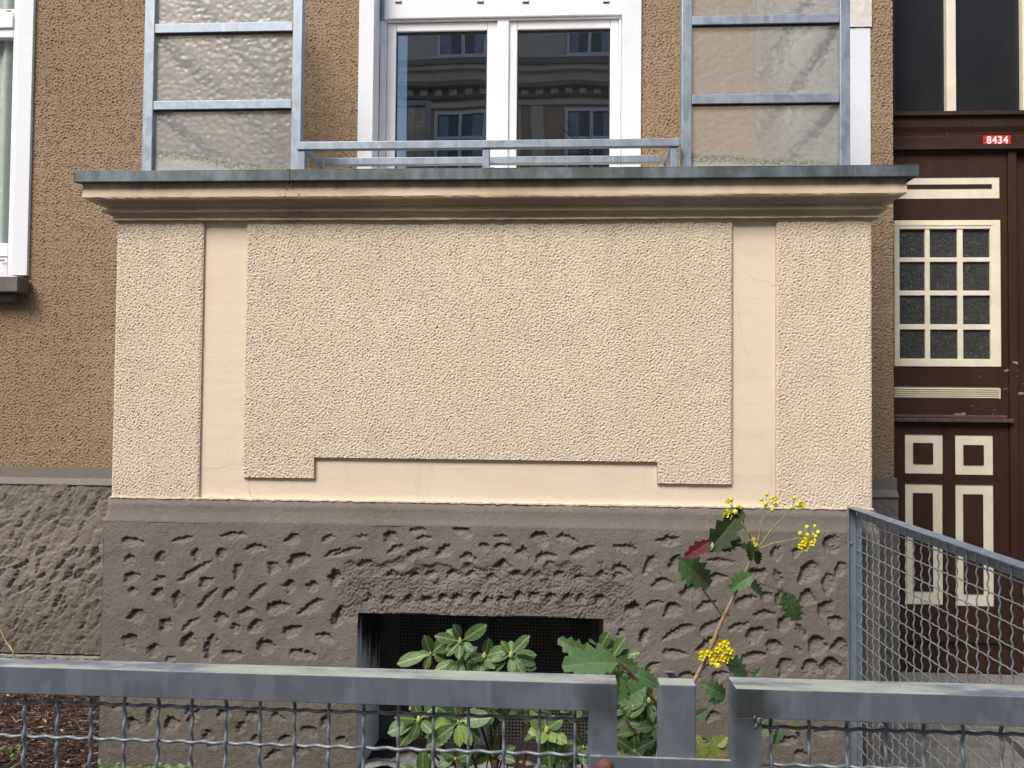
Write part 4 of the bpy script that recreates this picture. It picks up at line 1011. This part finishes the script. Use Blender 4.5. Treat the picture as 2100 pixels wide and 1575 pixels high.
hs = ga+X_(1562, 1500, GA)-X_(1509, 1500, GA)
hg = [wire_mesh('horizontal_wire', (gb-TG-hs)/CELL, (1, 0, 0), (0, 1, 0), p+1, M['wire_dark'], WR, hs-x0g) for p in (0, 1)]
for j in range(20): put(hg[j % 2], 'horizontal_wire', gate, (hs, MG, zg0-CELL*j))

# side fence, running from the bay corner towards the street
SY = -.045
zt_s = Z_(1742, 1041, SY-.0)
xsf = X_(1738, 1200, SY)
sf = thing('side_fence', 'galvanised mesh side fence running from the bay corner past the front door', 'fence', (xsf, -.8, 0))
th = .004; yend = -1.60
fw_ = X_(1757, 1200, SY)-xsf
MB().box(xsf, xsf+fw_, SY, SY+th, 0.02, zt_s-.001).box(xsf, xsf+.003, SY-.010, SY-.0003, 0.02, zt_s-.001).build('post', M['galv_side'], sf, bevel=.001)
fx = xsf+fw_
MB().box(fx, fx+th, SY-.042, SY-.002, 0.06, zt_s-.006).build('stile', M['galv_side'], sf, bevel=.001)
MB().box(xsf-.001, fx+.006, yend, SY+.002, zt_s-.0009, zt_s+.0035).build('top_rail', M['galv'], sf, bevel=.001)
MB().box(fx+.0045, fx+.0085, yend, SY-.044, zt_s-.036, zt_s-.0012).build('top_flange', M['galv_side'], sf)
MB().box(xsf, fx, yend-.004, yend, 0, zt_s-.002).build('post', M['galv_side'], sf, bevel=.001)
MB().box(fx, fx+th, yend, SY-.044, .06, .09).build('bottom_rail', M['galv_side'], sf)
bb = at(1744, 1112, SY); MB().cyl((bb.x, SY-.0002, bb.z), (bb.x, SY-.006, bb.z), .0055, 10).build('bolt', M['galv'], sf)
SXM = fx+.002-.0; SXM = fx-.002
SCELL = .0512
vs_ = [wire_mesh('vertical_wire', 21.6, (0, 0, -1), (1, 0, 0), p, M['wire'], .0020, -CELL*1.72, .0020) for p in (0, 1)]
zs0 = Z_(1762, 1101, SY-.05)
n = 0; y = SY-.05
while y > yend+.01: put(vs_[n % 2], 'vertical_wire', sf, (SXM, y, zs0+CELL*1.72)); y -= .0525; n += 1
hs_ = [wire_mesh('horizontal_wire', (SY-.010-yend)/CELL, (0, -1, 0), (1, 0, 0), p+1, M['wire'], .0020, -.03, .0016) for p in (0, 1)]
for j in range(-1, 19): put(hs_[j % 2], 'horizontal_wire', sf, (SXM, SY-.010, zs0-CELL*j))

# dark bar leaning low on the path
p0, p1 = at(2062, 1508, -.7), at(2150, 1600, -1.15)
tag(MB().tube([(p0.x, p0.y, p0.z), (p1.x, p1.y, p1.z)], .011, 4).build('metal_bar', M['grille'], None), 'dark metal bar low on the entrance path behind the gate', 'bar')

# ================================================================== plants
def leaf_mesh(name, mat, prof, fold=.25, droop=.18, spiny=0, seg=8, curl=.0):
    """unit leaf: length 1 along +x, half width prof(t) in y, +z is the upper side"""
    V = []; F = []
    for i in range(seg+1):
        t = i/seg; wd = prof(t); z = -droop*t*t+curl*t*(1-t)
        if spiny: wd *= 1+(.34 if i % 2 else -.16)*(0 < i < seg)
        xo = .05*(1 if (spiny and i % 2) else 0)
        V += [(t+xo, wd, z+fold*wd), (t, 0, z), (t+xo, -wd, z+fold*wd)]
    for i in range(seg):
        a = 3*i; F += [(a, a+1, a+4, a+3), (a+1, a+2, a+5, a+4)]
    return MB().add(V, F).mesh(name, mat, smooth=not spiny)
def ell(wid, p=1.0):
    def f(t):
        if t < .12: return .015
        s = (t-.12)/.88; return max(.012, wid*max(0, math.sin(math.pi*s**1.05))**.55) if s < .999 else .004
    return f
def holly(wid): return lambda t: wid*(math.sin(math.pi*min(1, max(0, t))**.8))**.6 if 0 < t < 1 else .004
LM = {'r': [leaf_mesh('leaf', M['rhodo'], ell(w_), f_, d_) for w_, f_, d_ in ((.205, .22, .12), (.225, .15, .2), (.245, .28, .08))],
      'y': [leaf_mesh('leaf', M['rhodo_young'], ell(.25), .2, .15)],
      'm': [leaf_mesh('leaf', M['mahonia'], holly(.22), .45, .22, 1, 10, .15), leaf_mesh('leaf', M['mahonia'], holly(.25), .3, .3, 1, 10, -.12)],
      'd': [leaf_mesh('leaf', M['mahonia_dark'], holly(.19), .6, .15, 1, 10, .2), leaf_mesh('leaf', M['mahonia_dark'], holly(.21), .4, .2, 1, 10, -.15)],
      'x': [leaf_mesh('leaf', M['mahonia_red'], holly(.2), .3, .1, 1, 8)], 'p': [leaf_mesh('leaf', M['leaf_pale'], holly(.3), .2, .1, 0, 8)],
      's': [leaf_mesh('leaf', M['leaf_spotted'], holly(.28), .4, .2, 1, 10)], 'w': [leaf_mesh('leaf', M['weed'], ell(.2), .3, .3, 0, 5)]}
def leaf(parent, kind, base, tip, wide=1.0, face=(0, -1, .55), roll=0.0):
    base = Vector(base); tip = Vector(tip); ax = (tip-base); L = ax.length; ax.normalize()
    n = Vector(face)+Vector((random.gauss(0, .22), random.gauss(0, .15), random.gauss(0, .22))); n -= ax*n.dot(ax)
    if n.length < .05: n = ax.orthogonal()
    n.normalize(); b = n.cross(ax).normalized()
    if roll: R = Matrix.Rotation(roll, 3, ax); n = R@n; b = R@b
    o = bpy.data.objects.new('leaf', random.choice(LM[kind])); COL.objects.link(o); o.parent = parent
    Mx = Matrix(((ax.x*L, b.x*L*wide, n.x*L, 0), (ax.y*L, b.y*L*wide, n.y*L, 0), (ax.z*L, b.z*L*wide, n.z*L, 0), (0, 0, 0, 1)))
    Mx.translation = base-wloc(parent); o.matrix_basis = Mx; return o
def budm(parent, p, r=.007, d=(0, 0, 1), mat='bud'):
    d = Vector(d).normalized(); p = Vector(p)
    pts = [p, p+d*r*.8, p+d*r*1.8, p+d*r*2.8, p+d*r*3.4]
    return MB().tube([tuple(q) for q in pts], [r*.5, r*.95, r, r*.55, r*.1], 8).build('bud', M[mat], parent, smooth=True)
def stemm(parent, pts, r0, r1, mat='stem_red', name='stem'):
    # smooth polyline
    P = [Vector(p) for p in pts]; out = []
    for i in range(len(P)-1):
        a = P[max(i-1, 0)]; b = P[i]; c = P[i+1]; d = P[min(i+2, len(P)-1)]
        for k in range(4):
            t = k/4; out.append(.5*((2*b)+(-a+c)*t+(2*a-5*b+4*c-d)*t*t+(-a+3*b-3*c+d)*t*t*t))
    out.append(P[-1]); n = len(out)
    return MB().tube([tuple(q) for q in out], [r0+(r1-r0)*i/(n-1) for i in range(n)], 7).build(name, M[mat], parent, smooth=True)

RYD = -.62                                     # depth of the rhododendron
rh = thing('rhododendron', 'low green rhododendron with pale buds in front of the cellar opening', 'shrub', (X_(1060, 1500, RYD), RYD, BED))
def rosette(cx, cy, tips, bud=False, Y=RYD, extra=0, young=0):
    extra += 2 if cy > 1400 else 1
    c = at(cx, cy, Y)
    for k, (tx, ty) in enumerate(tips):
        dy = random.uniform(-.03, .02)
        # leaves that look foreshortened lean towards or away from the viewer
        L = math.hypot(tx-cx, ty-cy); lean = max(0, 62-L)*.0008
        tip = at(tx, ty, Y-lean+dy)
        base = c+(tip-c)*.03
        leaf(rh, 'y' if random.random() < young else 'r', base, tip, random.uniform(.92, 1.12)*(1.0+max(0, 48-L)*.012), (0.05*(tx-cx)/max(L, 1), -.9, .62))
    for k in range(extra):
        a = random.uniform(0, 6.28); L = random.uniform(34, 58)
        tip = at(cx+L*math.cos(a), cy-L*math.sin(a)*.8+8, Y+random.uniform(.03, .09)); leaf(rh, 'r', c+Vector((0, .02, -.01)), tip, 1.0, (0, -.7, .8))
    if bud: budm(rh, c-Vector((0, .012, .004)), .0065, (.05, -.2, 1))
    else: budm(rh, c-Vector((0, .01, .0)), .0035, (0, -.3, 1))
    return c
C = []
C.append(rosette(884, 1341, [(872, 1306), (811, 1359), (870, 1375), (914, 1312), (917, 1356)], extra=1))
C.append(rosette(944, 1316, [(936, 1284), (892, 1303), (997, 1283), (914, 1343), (968, 1333), (940, 1349), (955, 1352)], True, RYD-.03, extra=2))
C.append(rosette(942, 1355, [(1010, 1362), (977, 1326), (890, 1371), (916, 1380), (938, 1328), (950, 1388), (968, 1378)], extra=3))
C.append(rosette(994, 1346, [(1003, 1310), (1034, 1332), (968, 1350), (1012, 1366), (1032, 1360), (985, 1375)], True, extra=2))
C.append(rosette(1048, 1344, [(1028, 1315), (1082, 1304), (1098, 1362), (1005, 1350), (997, 1374), (1050, 1382), (1102, 1371), (1075, 1383)], True, RYD-.03, extra=1))
C.append(rosette(860, 1476, [(810, 1470), (793, 1502), (820, 1530), (849, 1440), (905, 1436), (885, 1500), (845, 1520)], True, extra=2))
C.append(rosette(941, 1480, [(860, 1502), (873, 1533), (988, 1517), (982, 1452), (940, 1532), (900, 1450), (925, 1430), (1005, 1470), (965, 1528)], extra=3, young=.15))
C.append(rosette(1005, 1452, [(1040, 1478), (1000, 1490), (1030, 1440), (975, 1440)], False, RYD+.05, extra=3))
C.append(rosette(1121, 1497, [(1118, 1560), (1083, 1500), (1162, 1522), (1090, 1472), (1150, 1474), (1104, 1522), (1138, 1520), (1128, 1578)], True, RYD-.04, extra=2, young=.3))
C.append(rosette(1196, 1532, [(1165, 1538), (1230, 1530), (1196, 1566), (1178, 1506), (1212, 1560), (1172, 1556)], extra=2))
C.append(rosette(1231, 1330, [(1214, 1309), (1246, 1300), (1222, 1352), (1258, 1322)], extra=1))
C.append(rosette(1254, 1352, [(1252, 1308), (1281, 1306), (1308, 1336), (1298, 1364), (1230, 1378), (1272, 1380), (1200, 1345)], True, RYD-.02, extra=1))
C.append(rosette(1330, 1437, [(1276, 1452), (1355, 1428), (1350, 1458), (1325, 1400), (1290, 1470), (1340, 1480), (1305, 1425)], True, extra=2))
C.append(rosette(1345, 1490, [(1293, 1482), (1308, 1494), (1350, 1520), (1372, 1505), (1320, 1510), (1330, 1465)], extra=3))
C.append(rosette(1301, 1540, [(1266, 1515), (1300, 1515), (1340, 1520), (1280, 1570), (1314, 1548), (1250, 1560), (1330, 1560), (1318, 1572)], extra=3))
C.append(rosette(1236, 1500, [(1300, 1515), (1262, 1470), (1215, 1478), (1200, 1500), (1252, 1530)], False, RYD+.06, extra=4))
C.append(rosette(935, 1556, [(965, 1545), (972, 1566), (905, 1540), (895, 1570), (950, 1590)], False, RYD, extra=2))
C.append(rosette(866, 1600, [(868, 1540), (880, 1548), (822, 1568), (905, 1590)], False, RYD-.05, extra=0))
for q_ in ((1150, 1562), (1232, 1452), (1292, 1458), (1345, 1556), (1312, 1500), (875, 1432), (1012, 1545), (1080, 1452)):
    C.append(rosette(q_[0], q_[1], [(q_[0]+48*math.cos(a_+q_[0]), q_[1]-34*math.sin(a_+q_[0])) for a_ in (0, 1.1, 2.2, 3.3, 4.4, 5.4)], q_[0] % 4 == 0, RYD+.06))
C.append(rosette(1180, 1440, [(1150, 1425), (1210, 1425), (1225, 1455), (1150, 1460), (1185, 1475)], False, RYD+.02, extra=2))
for k, c in enumerate(C):
    b = Vector((X_(1010, 1600, RYD)+random.gauss(.02, .05) if c.x < X_(1085, 1500, RYD) else X_(1210, 1600, RYD)+random.gauss(0, .05), RYD+.05+random.gauss(0, .03), BED-.02))
    m1 = b.lerp(c, .45)+Vector((random.gauss(0, .02), .03, 0)); m2 = b.lerp(c, .8)+Vector((0, .02, -.03))
    stemm(rh, [b, m1, m2, c-Vector((0, 0, .004))], .0058, .0026)
for k in range(9):
    b = Vector((X_(random.choice((1000, 1035, 1190)), 1600, RYD)+random.gauss(0, .03), RYD+.07, BED-.02)); e = b+Vector((random.gauss(0, .09), .02, random.uniform(.28, .48)))
    stemm(rh, [b, b.lerp(e, .5)+Vector((random.gauss(0, .02), 0, 0)), e], .004, .0018)

# low mahonia leaning in from the right
MY2 = -.85
mh = thing('mahonia_shrub', 'low mahonia with broad spiny leaves behind the end of the left fence panel', 'shrub', (X_(1290, 1500, MY2), MY2, BED))
def ml(par, kind, a, b, Y, wide=1.0, face=(0, -1, .8), dy=0.0): return leaf(par, kind, at(a[0], a[1], Y+dy), at(b[0], b[1], Y), wide, face)
ml(mh, 'm', (1212, 1352), (1146, 1311), MY2+.1, 1.0, (0, -1, .9)); ml(mh, 'm', (1268, 1360), (1152, 1358), MY2, 1.15, (0, -1, .7))
ml(mh, 'm', (1262, 1372), (1208, 1382), MY2+.05, 1.0); ml(mh, 'm', (1280, 1370), (1342, 1398), MY2+.05, .9); ml(mh, 'm', (1262, 1352), (1320, 1376), MY2+.08, .9)
ml(mh, 'm', (1276, 1388), (1262, 1455), MY2, 1.15); ml(mh, 'm', (1325, 1408), (1265, 1440), MY2-.02, 1.25); ml(mh, 'm', (1300, 1385), (1352, 1402), MY2+.03, 1.5)
ml(mh, 'm', (1262, 1420), (1285, 1370), MY2+.06, 1.3); ml(mh, 'm', (1300, 1420), (1262, 1398), MY2+.02, 1.2); ml(mh, 'm', (1330, 1400), (1300, 1372), MY2+.05, 1.2)
stemm(mh, [Vector((X_(1350, 1600, MY2), MY2+.05, BED-.02)), at(1355, 1500, MY2+.03), at(1322, 1415, MY2+.02), at(1258, 1352, MY2+.02), at(1200, 1358, MY2+.03)], .006, .002)
stemm(mh, [at(1322, 1415, MY2+.02), at(1300, 1388, MY2+.03), at(1270, 1375, MY2)], .003, .0015)

# tall flowering mahonia
TY = -1.20
tm = thing('mahonia', 'tall flowering mahonia stem with yellow blossom rising behind the gate post', 'shrub', (X_(1340, 1600, TY), TY, BED))
A = lambda px, py, d=0.0: at(px, py, TY+d)
stemm(tm, [Vector((A(1310, 1650).x, TY, BED-.02)), A(1350, 1545), A(1382, 1470), A(1428, 1388), A(1452, 1340), A(1478, 1278), A(1500, 1232), A(1520, 1190), A(1535, 1160), A(1545, 1132)], .0052, .0030, 'stem')
stemm(tm, [A(1482, 1268), A(1478, 1258, .01), A(1462, 1235, .01), A(1440, 1205), A(1432, 1165), A(1434, 1138)], .0026, .0011, 'stem_red', 'twig')
stemm(tm, [A(1530, 1178), A(1560, 1196, -.01), A(1590, 1208, -.01), A(1614, 1219)], .0013, .0009, 'stem_red', 'petiole')
stemm(tm, [A(1430, 1385), A(1455, 1360, .02), A(1480, 1358, .02), A(1545, 1380, .03)], .002, .001, 'stem_red', 'twig')
stemm(tm, [A(1541, 1105), A(1530, 1088), A(1521, 1075)], .0011, .0009, 'stem_red', 'petiole')
# leaflets
for kind, a, b, wd, dd in [('d', (1452, 1132), (1526, 1046), .95, -.02), ('d', (1500, 1118), (1452, 1108), 1.2, .01), ('d', (1476, 1128), (1520, 1104), 1.2, .0), ('x', (1456, 1110), (1404, 1143), 1.0, -.03),
                           ('p', (1462, 1112), (1440, 1134), 1.0, -.02), ('d', (1546, 1130), (1516, 1116), 1.3, .0), ('d', (1538, 1108), (1540, 1150), 1.0, -.01), ('d', (1550, 1128), (1558, 1158), 1.4, .01),
                           ('m', (1392, 1146), (1462, 1206), 1.1, .0), ('m', (1545, 1178), (1496, 1208), 1.25, -.02), ('m', (1532, 1186), (1566, 1222), .8, .0), ('m', (1613, 1214), (1633, 1280), 1.15, .0),
                           ('m', (1606, 1212), (1604, 1196), .8, .0), ('m', (1474, 1250), (1498, 1262), .8, .01), ('m', (1486, 1348), (1540, 1388), 1.1, .03), ('m', (1545, 1388), (1562, 1372), 1.2, .04),
                           ('m', (1488, 1428), (1440, 1402), 1.3, .06), ('m', (1488, 1424), (1452, 1440), 1.0, .07), ('m', (1424, 1470), (1452, 1456), 1.3, .05), ('s', (1440, 1556), (1428, 1510), 1.3, .08),
                           ('s', (1478, 1560), (1462, 1512), 1.5, .08), ('s', (1470, 1530), (1490, 1510), 1.3, .08), ('m', (1600, 1488), (1588, 1530), .8, .10), ('s', (1612, 1490), (1645, 1492), .9, .10),
                           ('m', (1630, 1492), (1640, 1512), .9, .10), ('m', (1560, 1498), (1600, 1484), .9, .1)]:
    ml(tm, kind, a, b, TY+dd, wd, (0, -1, .5))
# flower clusters
def floret(p, r, openf):
    mb = MB()
    if not openf: mb.ball(p, r*.95, 1, 8, 5, 1.05)
    else:
        mb.ball(p, r*.75, 0, 7, 4)
        for k in range(5):
            a = 2*math.pi*(k+.25*random.random())/5; n_ = Vector((math.cos(a), -.55, math.sin(a))).normalized(); sd_ = Vector((-math.sin(a), 0, math.cos(a))); o_ = Vector(p)
            q_ = [o_+n_*r*.3, o_+n_*r*.85+sd_*r*.55+Vector((0, -.2*r, 0)), o_+n_*r*1.45+sd_*r*.35+Vector((0, .15*r, 0)), o_+n_*r*1.6, o_+n_*r*1.45-sd_*r*.35+Vector((0, .15*r, 0)), o_+n_*r*.85-sd_*r*.55+Vector((0, -.2*r, 0)), o_+n_*r*.95+Vector((0, .25*r, 0))]
            mb.add([tuple(v) for v in q_], [(0, 1, 6), (1, 2, 6), (2, 3, 6), (3, 4, 6), (4, 5, 6), (5, 0, 6)], 0)
    return mb
def cluster(pts, r, p_open, stalk_from=None):
    for (px, py) in pts:
        p = A(px, py, random.uniform(-.012, .012)); floret(p, r*random.uniform(.85, 1.15), random.random() < p_open).build('flower', [M['flower'], M['flower_bud']], tm, smooth=True)
        if stalk_from:
            q = A(*stalk_from); MB().tube([tuple(q), tuple(q.lerp(p, .5)+Vector((0, 0, .002))), tuple(p)], .0006, 4).build('flower_stalk', M['raceme'], tm)
def raceme(pts):
    stemm(tm, [A(*p) for p in pts], .0016, .0008, 'raceme', 'raceme')
    for i in range(len(pts)-1):
        for k in range(4):
            t = (k+random.random())/4; px = pts[i][0]+(pts[i+1][0]-pts[i][0])*t; py = pts[i][1]+(pts[i+1][1]-pts[i][1])*t
            a = A(px, py); b = A(px+random.choice((-1, 1))*random.uniform(3, 6), py-random.uniform(0, 5), random.uniform(-.005, .005)); MB().tube([tuple(a), tuple(b)], [.0009, .0004], 4).build('bract', M['raceme'], tm)
raceme([(1548, 1128), (1556, 1100), (1562, 1070), (1568, 1042), (1572, 1030)]); raceme([(1552, 1130), (1575, 1095), (1600, 1066), (1622, 1044)]); raceme([(1556, 1125), (1590, 1113), (1620, 1108), (1638, 1102)])
raceme([(1541, 1128), (1538, 1115), (1530, 1085), (1520, 1062), (1504, 1044), (1500, 1036)])
cluster([(1572, 1014), (1561, 1024), (1582, 1022), (1590, 1025), (1583, 1029), (1570, 1033), (1591, 1036), (1583, 1046)], .0044, .1, (1570, 1038))
cluster([(1629, 1021), (1641, 1029), (1623, 1041), (1636, 1036), (1644, 1035), (1647, 1041)], .0045, .2, (1624, 1044))
cluster([(1655, 1081), (1671, 1079), (1641, 1094), (1678, 1092), (1656, 1097), (1668, 1096), (1673, 1100), (1650, 1104), (1659, 1106), (1672, 1108)], .0046, .15, (1640, 1103))
cluster([(1641, 1118), (1650, 1122), (1654, 1109), (1646, 1112), (1664, 1112)], .0062, .9, (1640, 1105))
cluster([(1499, 1025), (1493, 1029), (1514, 1038), (1519, 1041), (1491, 1047)], .0046, .3, (1504, 1044)); cluster([(1488, 1054), (1494, 1058), (1495, 1064), (1508, 1050)], .0058, .9, (1500, 1046))
cluster([(1544, 1104), (1546, 1115), (1538, 1117), (1551, 1118)], .0042, .3)
cluster([(1463, 1314), (1486, 1317), (1477, 1322), (1458, 1340), (1439, 1338), (1438, 1347), (1470, 1330), (1478, 1336), (1494, 1332), (1497, 1340), (1480, 1348), (1473, 1358), (1487, 1352), (1466, 1345), (1472, 1366), (1451, 1337), (1461, 1353)], .0068, .85, (1462, 1346))

# dry stalk and twig against the plinth, small weeds on the bed
def p3(px, py, Y): return at(px, py, Y)
dr = thing('dry_stalk', 'pale dry stalk leaning against the left plinth above the fence rail', 'dead stalk', p3(30, 1350, .9))
stemm(dr, [p3(-12, 1280, .95), p3(2, 1296, .93), p3(14, 1318, .92), p3(24, 1332, .9), p3(30, 1350, .9), p3(33, 1400, .9)], .0035, .0045, 'dry', 'stalk')
tw = thing('thin_twig', 'thin dark twig leaning on the hacked plinth left of the bay', 'twig', p3(94, 1345, .9)); stemm(tw, [p3(80, 1400, .85), p3(94, 1347, .9), p3(115, 1318, .92), p3(137, 1300, .94)], .0016, .0010, 'stem_red', 'stalk')
def weed(px, py, Y, n, sc, label):
    c = at(px, py, Y); c.z = BED; t_ = thing('weed', label, 'weed', c, 'small weeds along the foot of the plinth')
    for k in range(n):
        a = random.uniform(0, 6.28); b = c+Vector((random.uniform(-.05, .05)*sc, random.uniform(-.02, .02), random.uniform(.0, .05)*sc))
        d = Vector((math.cos(a), math.sin(a)*.7-.2, random.uniform(.1, .9))).normalized()*random.uniform(.018, .034)*sc
        leaf(t_, 'w', b, b+d, 1.3, (0, -.5, 1))
    for k in range(5):
        e = c+Vector((random.uniform(-.04, .04)*sc, -.01, random.uniform(.02, .06)*sc)); MB().tube([tuple(c), tuple(e)], .0012, 4).build('stem', M['raceme'], t_)
weed(220, 1580, -.14, 22, .8, 'small green weed at the left foot of the bay plinth'); weed(300, 1572, -.16, 26, 1.0, 'leafy weed below the middle of the left fence mesh'); weed(355, 1560, -.18, 30, 1.15, 'tallest weed of those along the bay plinth')
weed(20, 1572, -.02, 16, .9, 'small weed in the mulch at the lower left corner')

# ================================================================== across the street (seen in the panes)
OY = -11.6
ob = thing('apartment_building', 'cream and peach apartment house across the street, mirrored in the balcony door', 'building', (0, OY, 0))
OVY = 2*(BY+.022)-OY                           # depth at which the mirror image of the street front stands
def oX(px): return X_(px, 200, OVY)
def oZ(py): return Z_(1030, py, OVY)
mb = MB(); mb.box(-14, 14, OY-8, OY-.05, -.1, 11.6); mb.build('wall', M['opp_cream'], ob)
zA = oZ(216)
mb = MB(); mb.box(-14, 14, OY-.049, OY-.02, .6, zA); mb.build('peach_wall', M['opp_peach'], ob)
for z, h, q, m in ((oZ(131), .13, .16, 'opp_dark'), (oZ(142), .10, .10, 'opp_cream'), (oZ(182), .10, .28, 'opp_dark'), (oZ(200), .07, .10, 'opp_dark'), (zA, .10, .08, 'opp_cream'), (11.5, .35, .35, 'opp_cream'), (4.6, .2, .15, 'opp_cream')):
    bx(-14, 14, OY-.048, OY-.02+q, z-h/2, z+h/2).build('cornice', M[m], ob)
mb = MB()
for k in range(90): mb.box(-13.9+k*.31, -13.75+k*.31, OY-.019, OY+.12, oZ(195)-.05, oZ(195)+.06)
mb.build('dentils', M['opp_cream'], ob)['kind'] = 'stuff'
def owin(xc, z0, z1, wd=1.12):
    f = MB(); b = .07
    for a in ((xc-wd/2, xc-wd/2+b), (xc-.035, xc+.035), (xc+wd/2-b, xc+wd/2)): f.box(a[0], a[1], OY-.01, OY+.045, z0, z1)
    for z in (z0, z1-b, z0+(z1-z0)*.68): f.box(xc-wd/2+b, xc+wd/2-b, OY-.008, OY+.04, z, z+b)
    o = f.build('window', M['opp_white'], ob)
    MB().box(xc-wd/2+.01, xc+wd/2-.01, OY-.019, OY-.014, z0+.01, z1-.01).build('pane', M['opp_glass'], o)
    MB().box(xc-wd/2+.09, xc-wd/2+.30, OY-.0135, OY-.0115, z0+.08, z1-.08).box(xc+wd/2-.30, xc+wd/2-.09, OY-.0135, OY-.0115, z0+.08, z1-.08).build('curtain', M['opp_curtain'], o)
    MB().box(xc-wd/2-.1, xc+wd/2+.1, OY-.019, OY+.12, z0-.1, z0-.002).build('sill', M['opp_white'], o)
for k in range(-4, 5):
    xc = oX(946)+k*2.80
    owin(xc, oZ(120), oZ(120)+1.9); owin(xc, oZ(216)-2.1, oZ(216)-.12); owin(xc, 1.2, 3.3)
    for q in (1.15, 1.65): bx(xc+q-.14, xc+q+.14, OY-.0195, OY+.03, 4.8, zA-.06).build('pilaster', M['opp_cream'], ob)
rf = MB().add([(-14, OY+.3, 11.7), (14, OY+.3, 11.7), (14, OY-4, 13.2), (-14, OY-4, 13.2), (14, OY-8, 11.7), (-14, OY-8, 11.7)], [(0, 1, 2, 3), (3, 2, 4, 5), (0, 3, 5), (1, 4, 2), (0, 5, 4, 1)]); rf.build('roof', M['roof'], ob)
# bare street tree, only seen as a reflection
tr = thing('street_tree', 'bare street tree behind the viewer, its twigs mirrored in the right balcony door pane', 'tree', (2.2, -6.2, 0))
random.seed(21); tb = MB(); cb = MB()
tb.tube([(2.2, -6.2, -.1), (2.15, -6.2, 1.5), (2.25, -6.25, 3.2), (2.1, -6.2, 4.6)], [.13, .11, .09, .06], 9)
def branch(p, d, L, r, lev):
    n = 4; pts = [p]; q = p.copy(); dd = d.copy()
    for i in range(n): dd = (dd+Vector((random.gauss(0, .16), random.gauss(0, .16), random.gauss(.04, .12)))).normalized(); q = q+dd*L/n; pts.append(q.copy())
    cb.tube([tuple(a) for a in pts], [r*(1-.6*i/n) for i in range(n+1)], 5, cap=False)
    if lev:
        for k in range(4 if lev > 1 else 5):
            i = random.randint(1, n); s = pts[i]; nd = (dd+Vector((random.gauss(0, .75), random.gauss(0, .75), random.gauss(.1, .5)))).normalized(); branch(s, nd, L*random.uniform(.45, .7), r*.5, lev-1)
for k in range(9):
    z = 2.6+k*.26; a = random.uniform(0, 6.28) if k % 3 else math.pi+random.uniform(-.4, .4)
    branch(Vector((2.18, -6.2, z)), Vector((math.cos(a), math.sin(a)*.6, .55)).normalized(), random.uniform(1.2, 1.9), .035, 3)
tb.build('trunk', M['bark'], tr, smooth=True); cb.build('crown', M['bark'], tr)
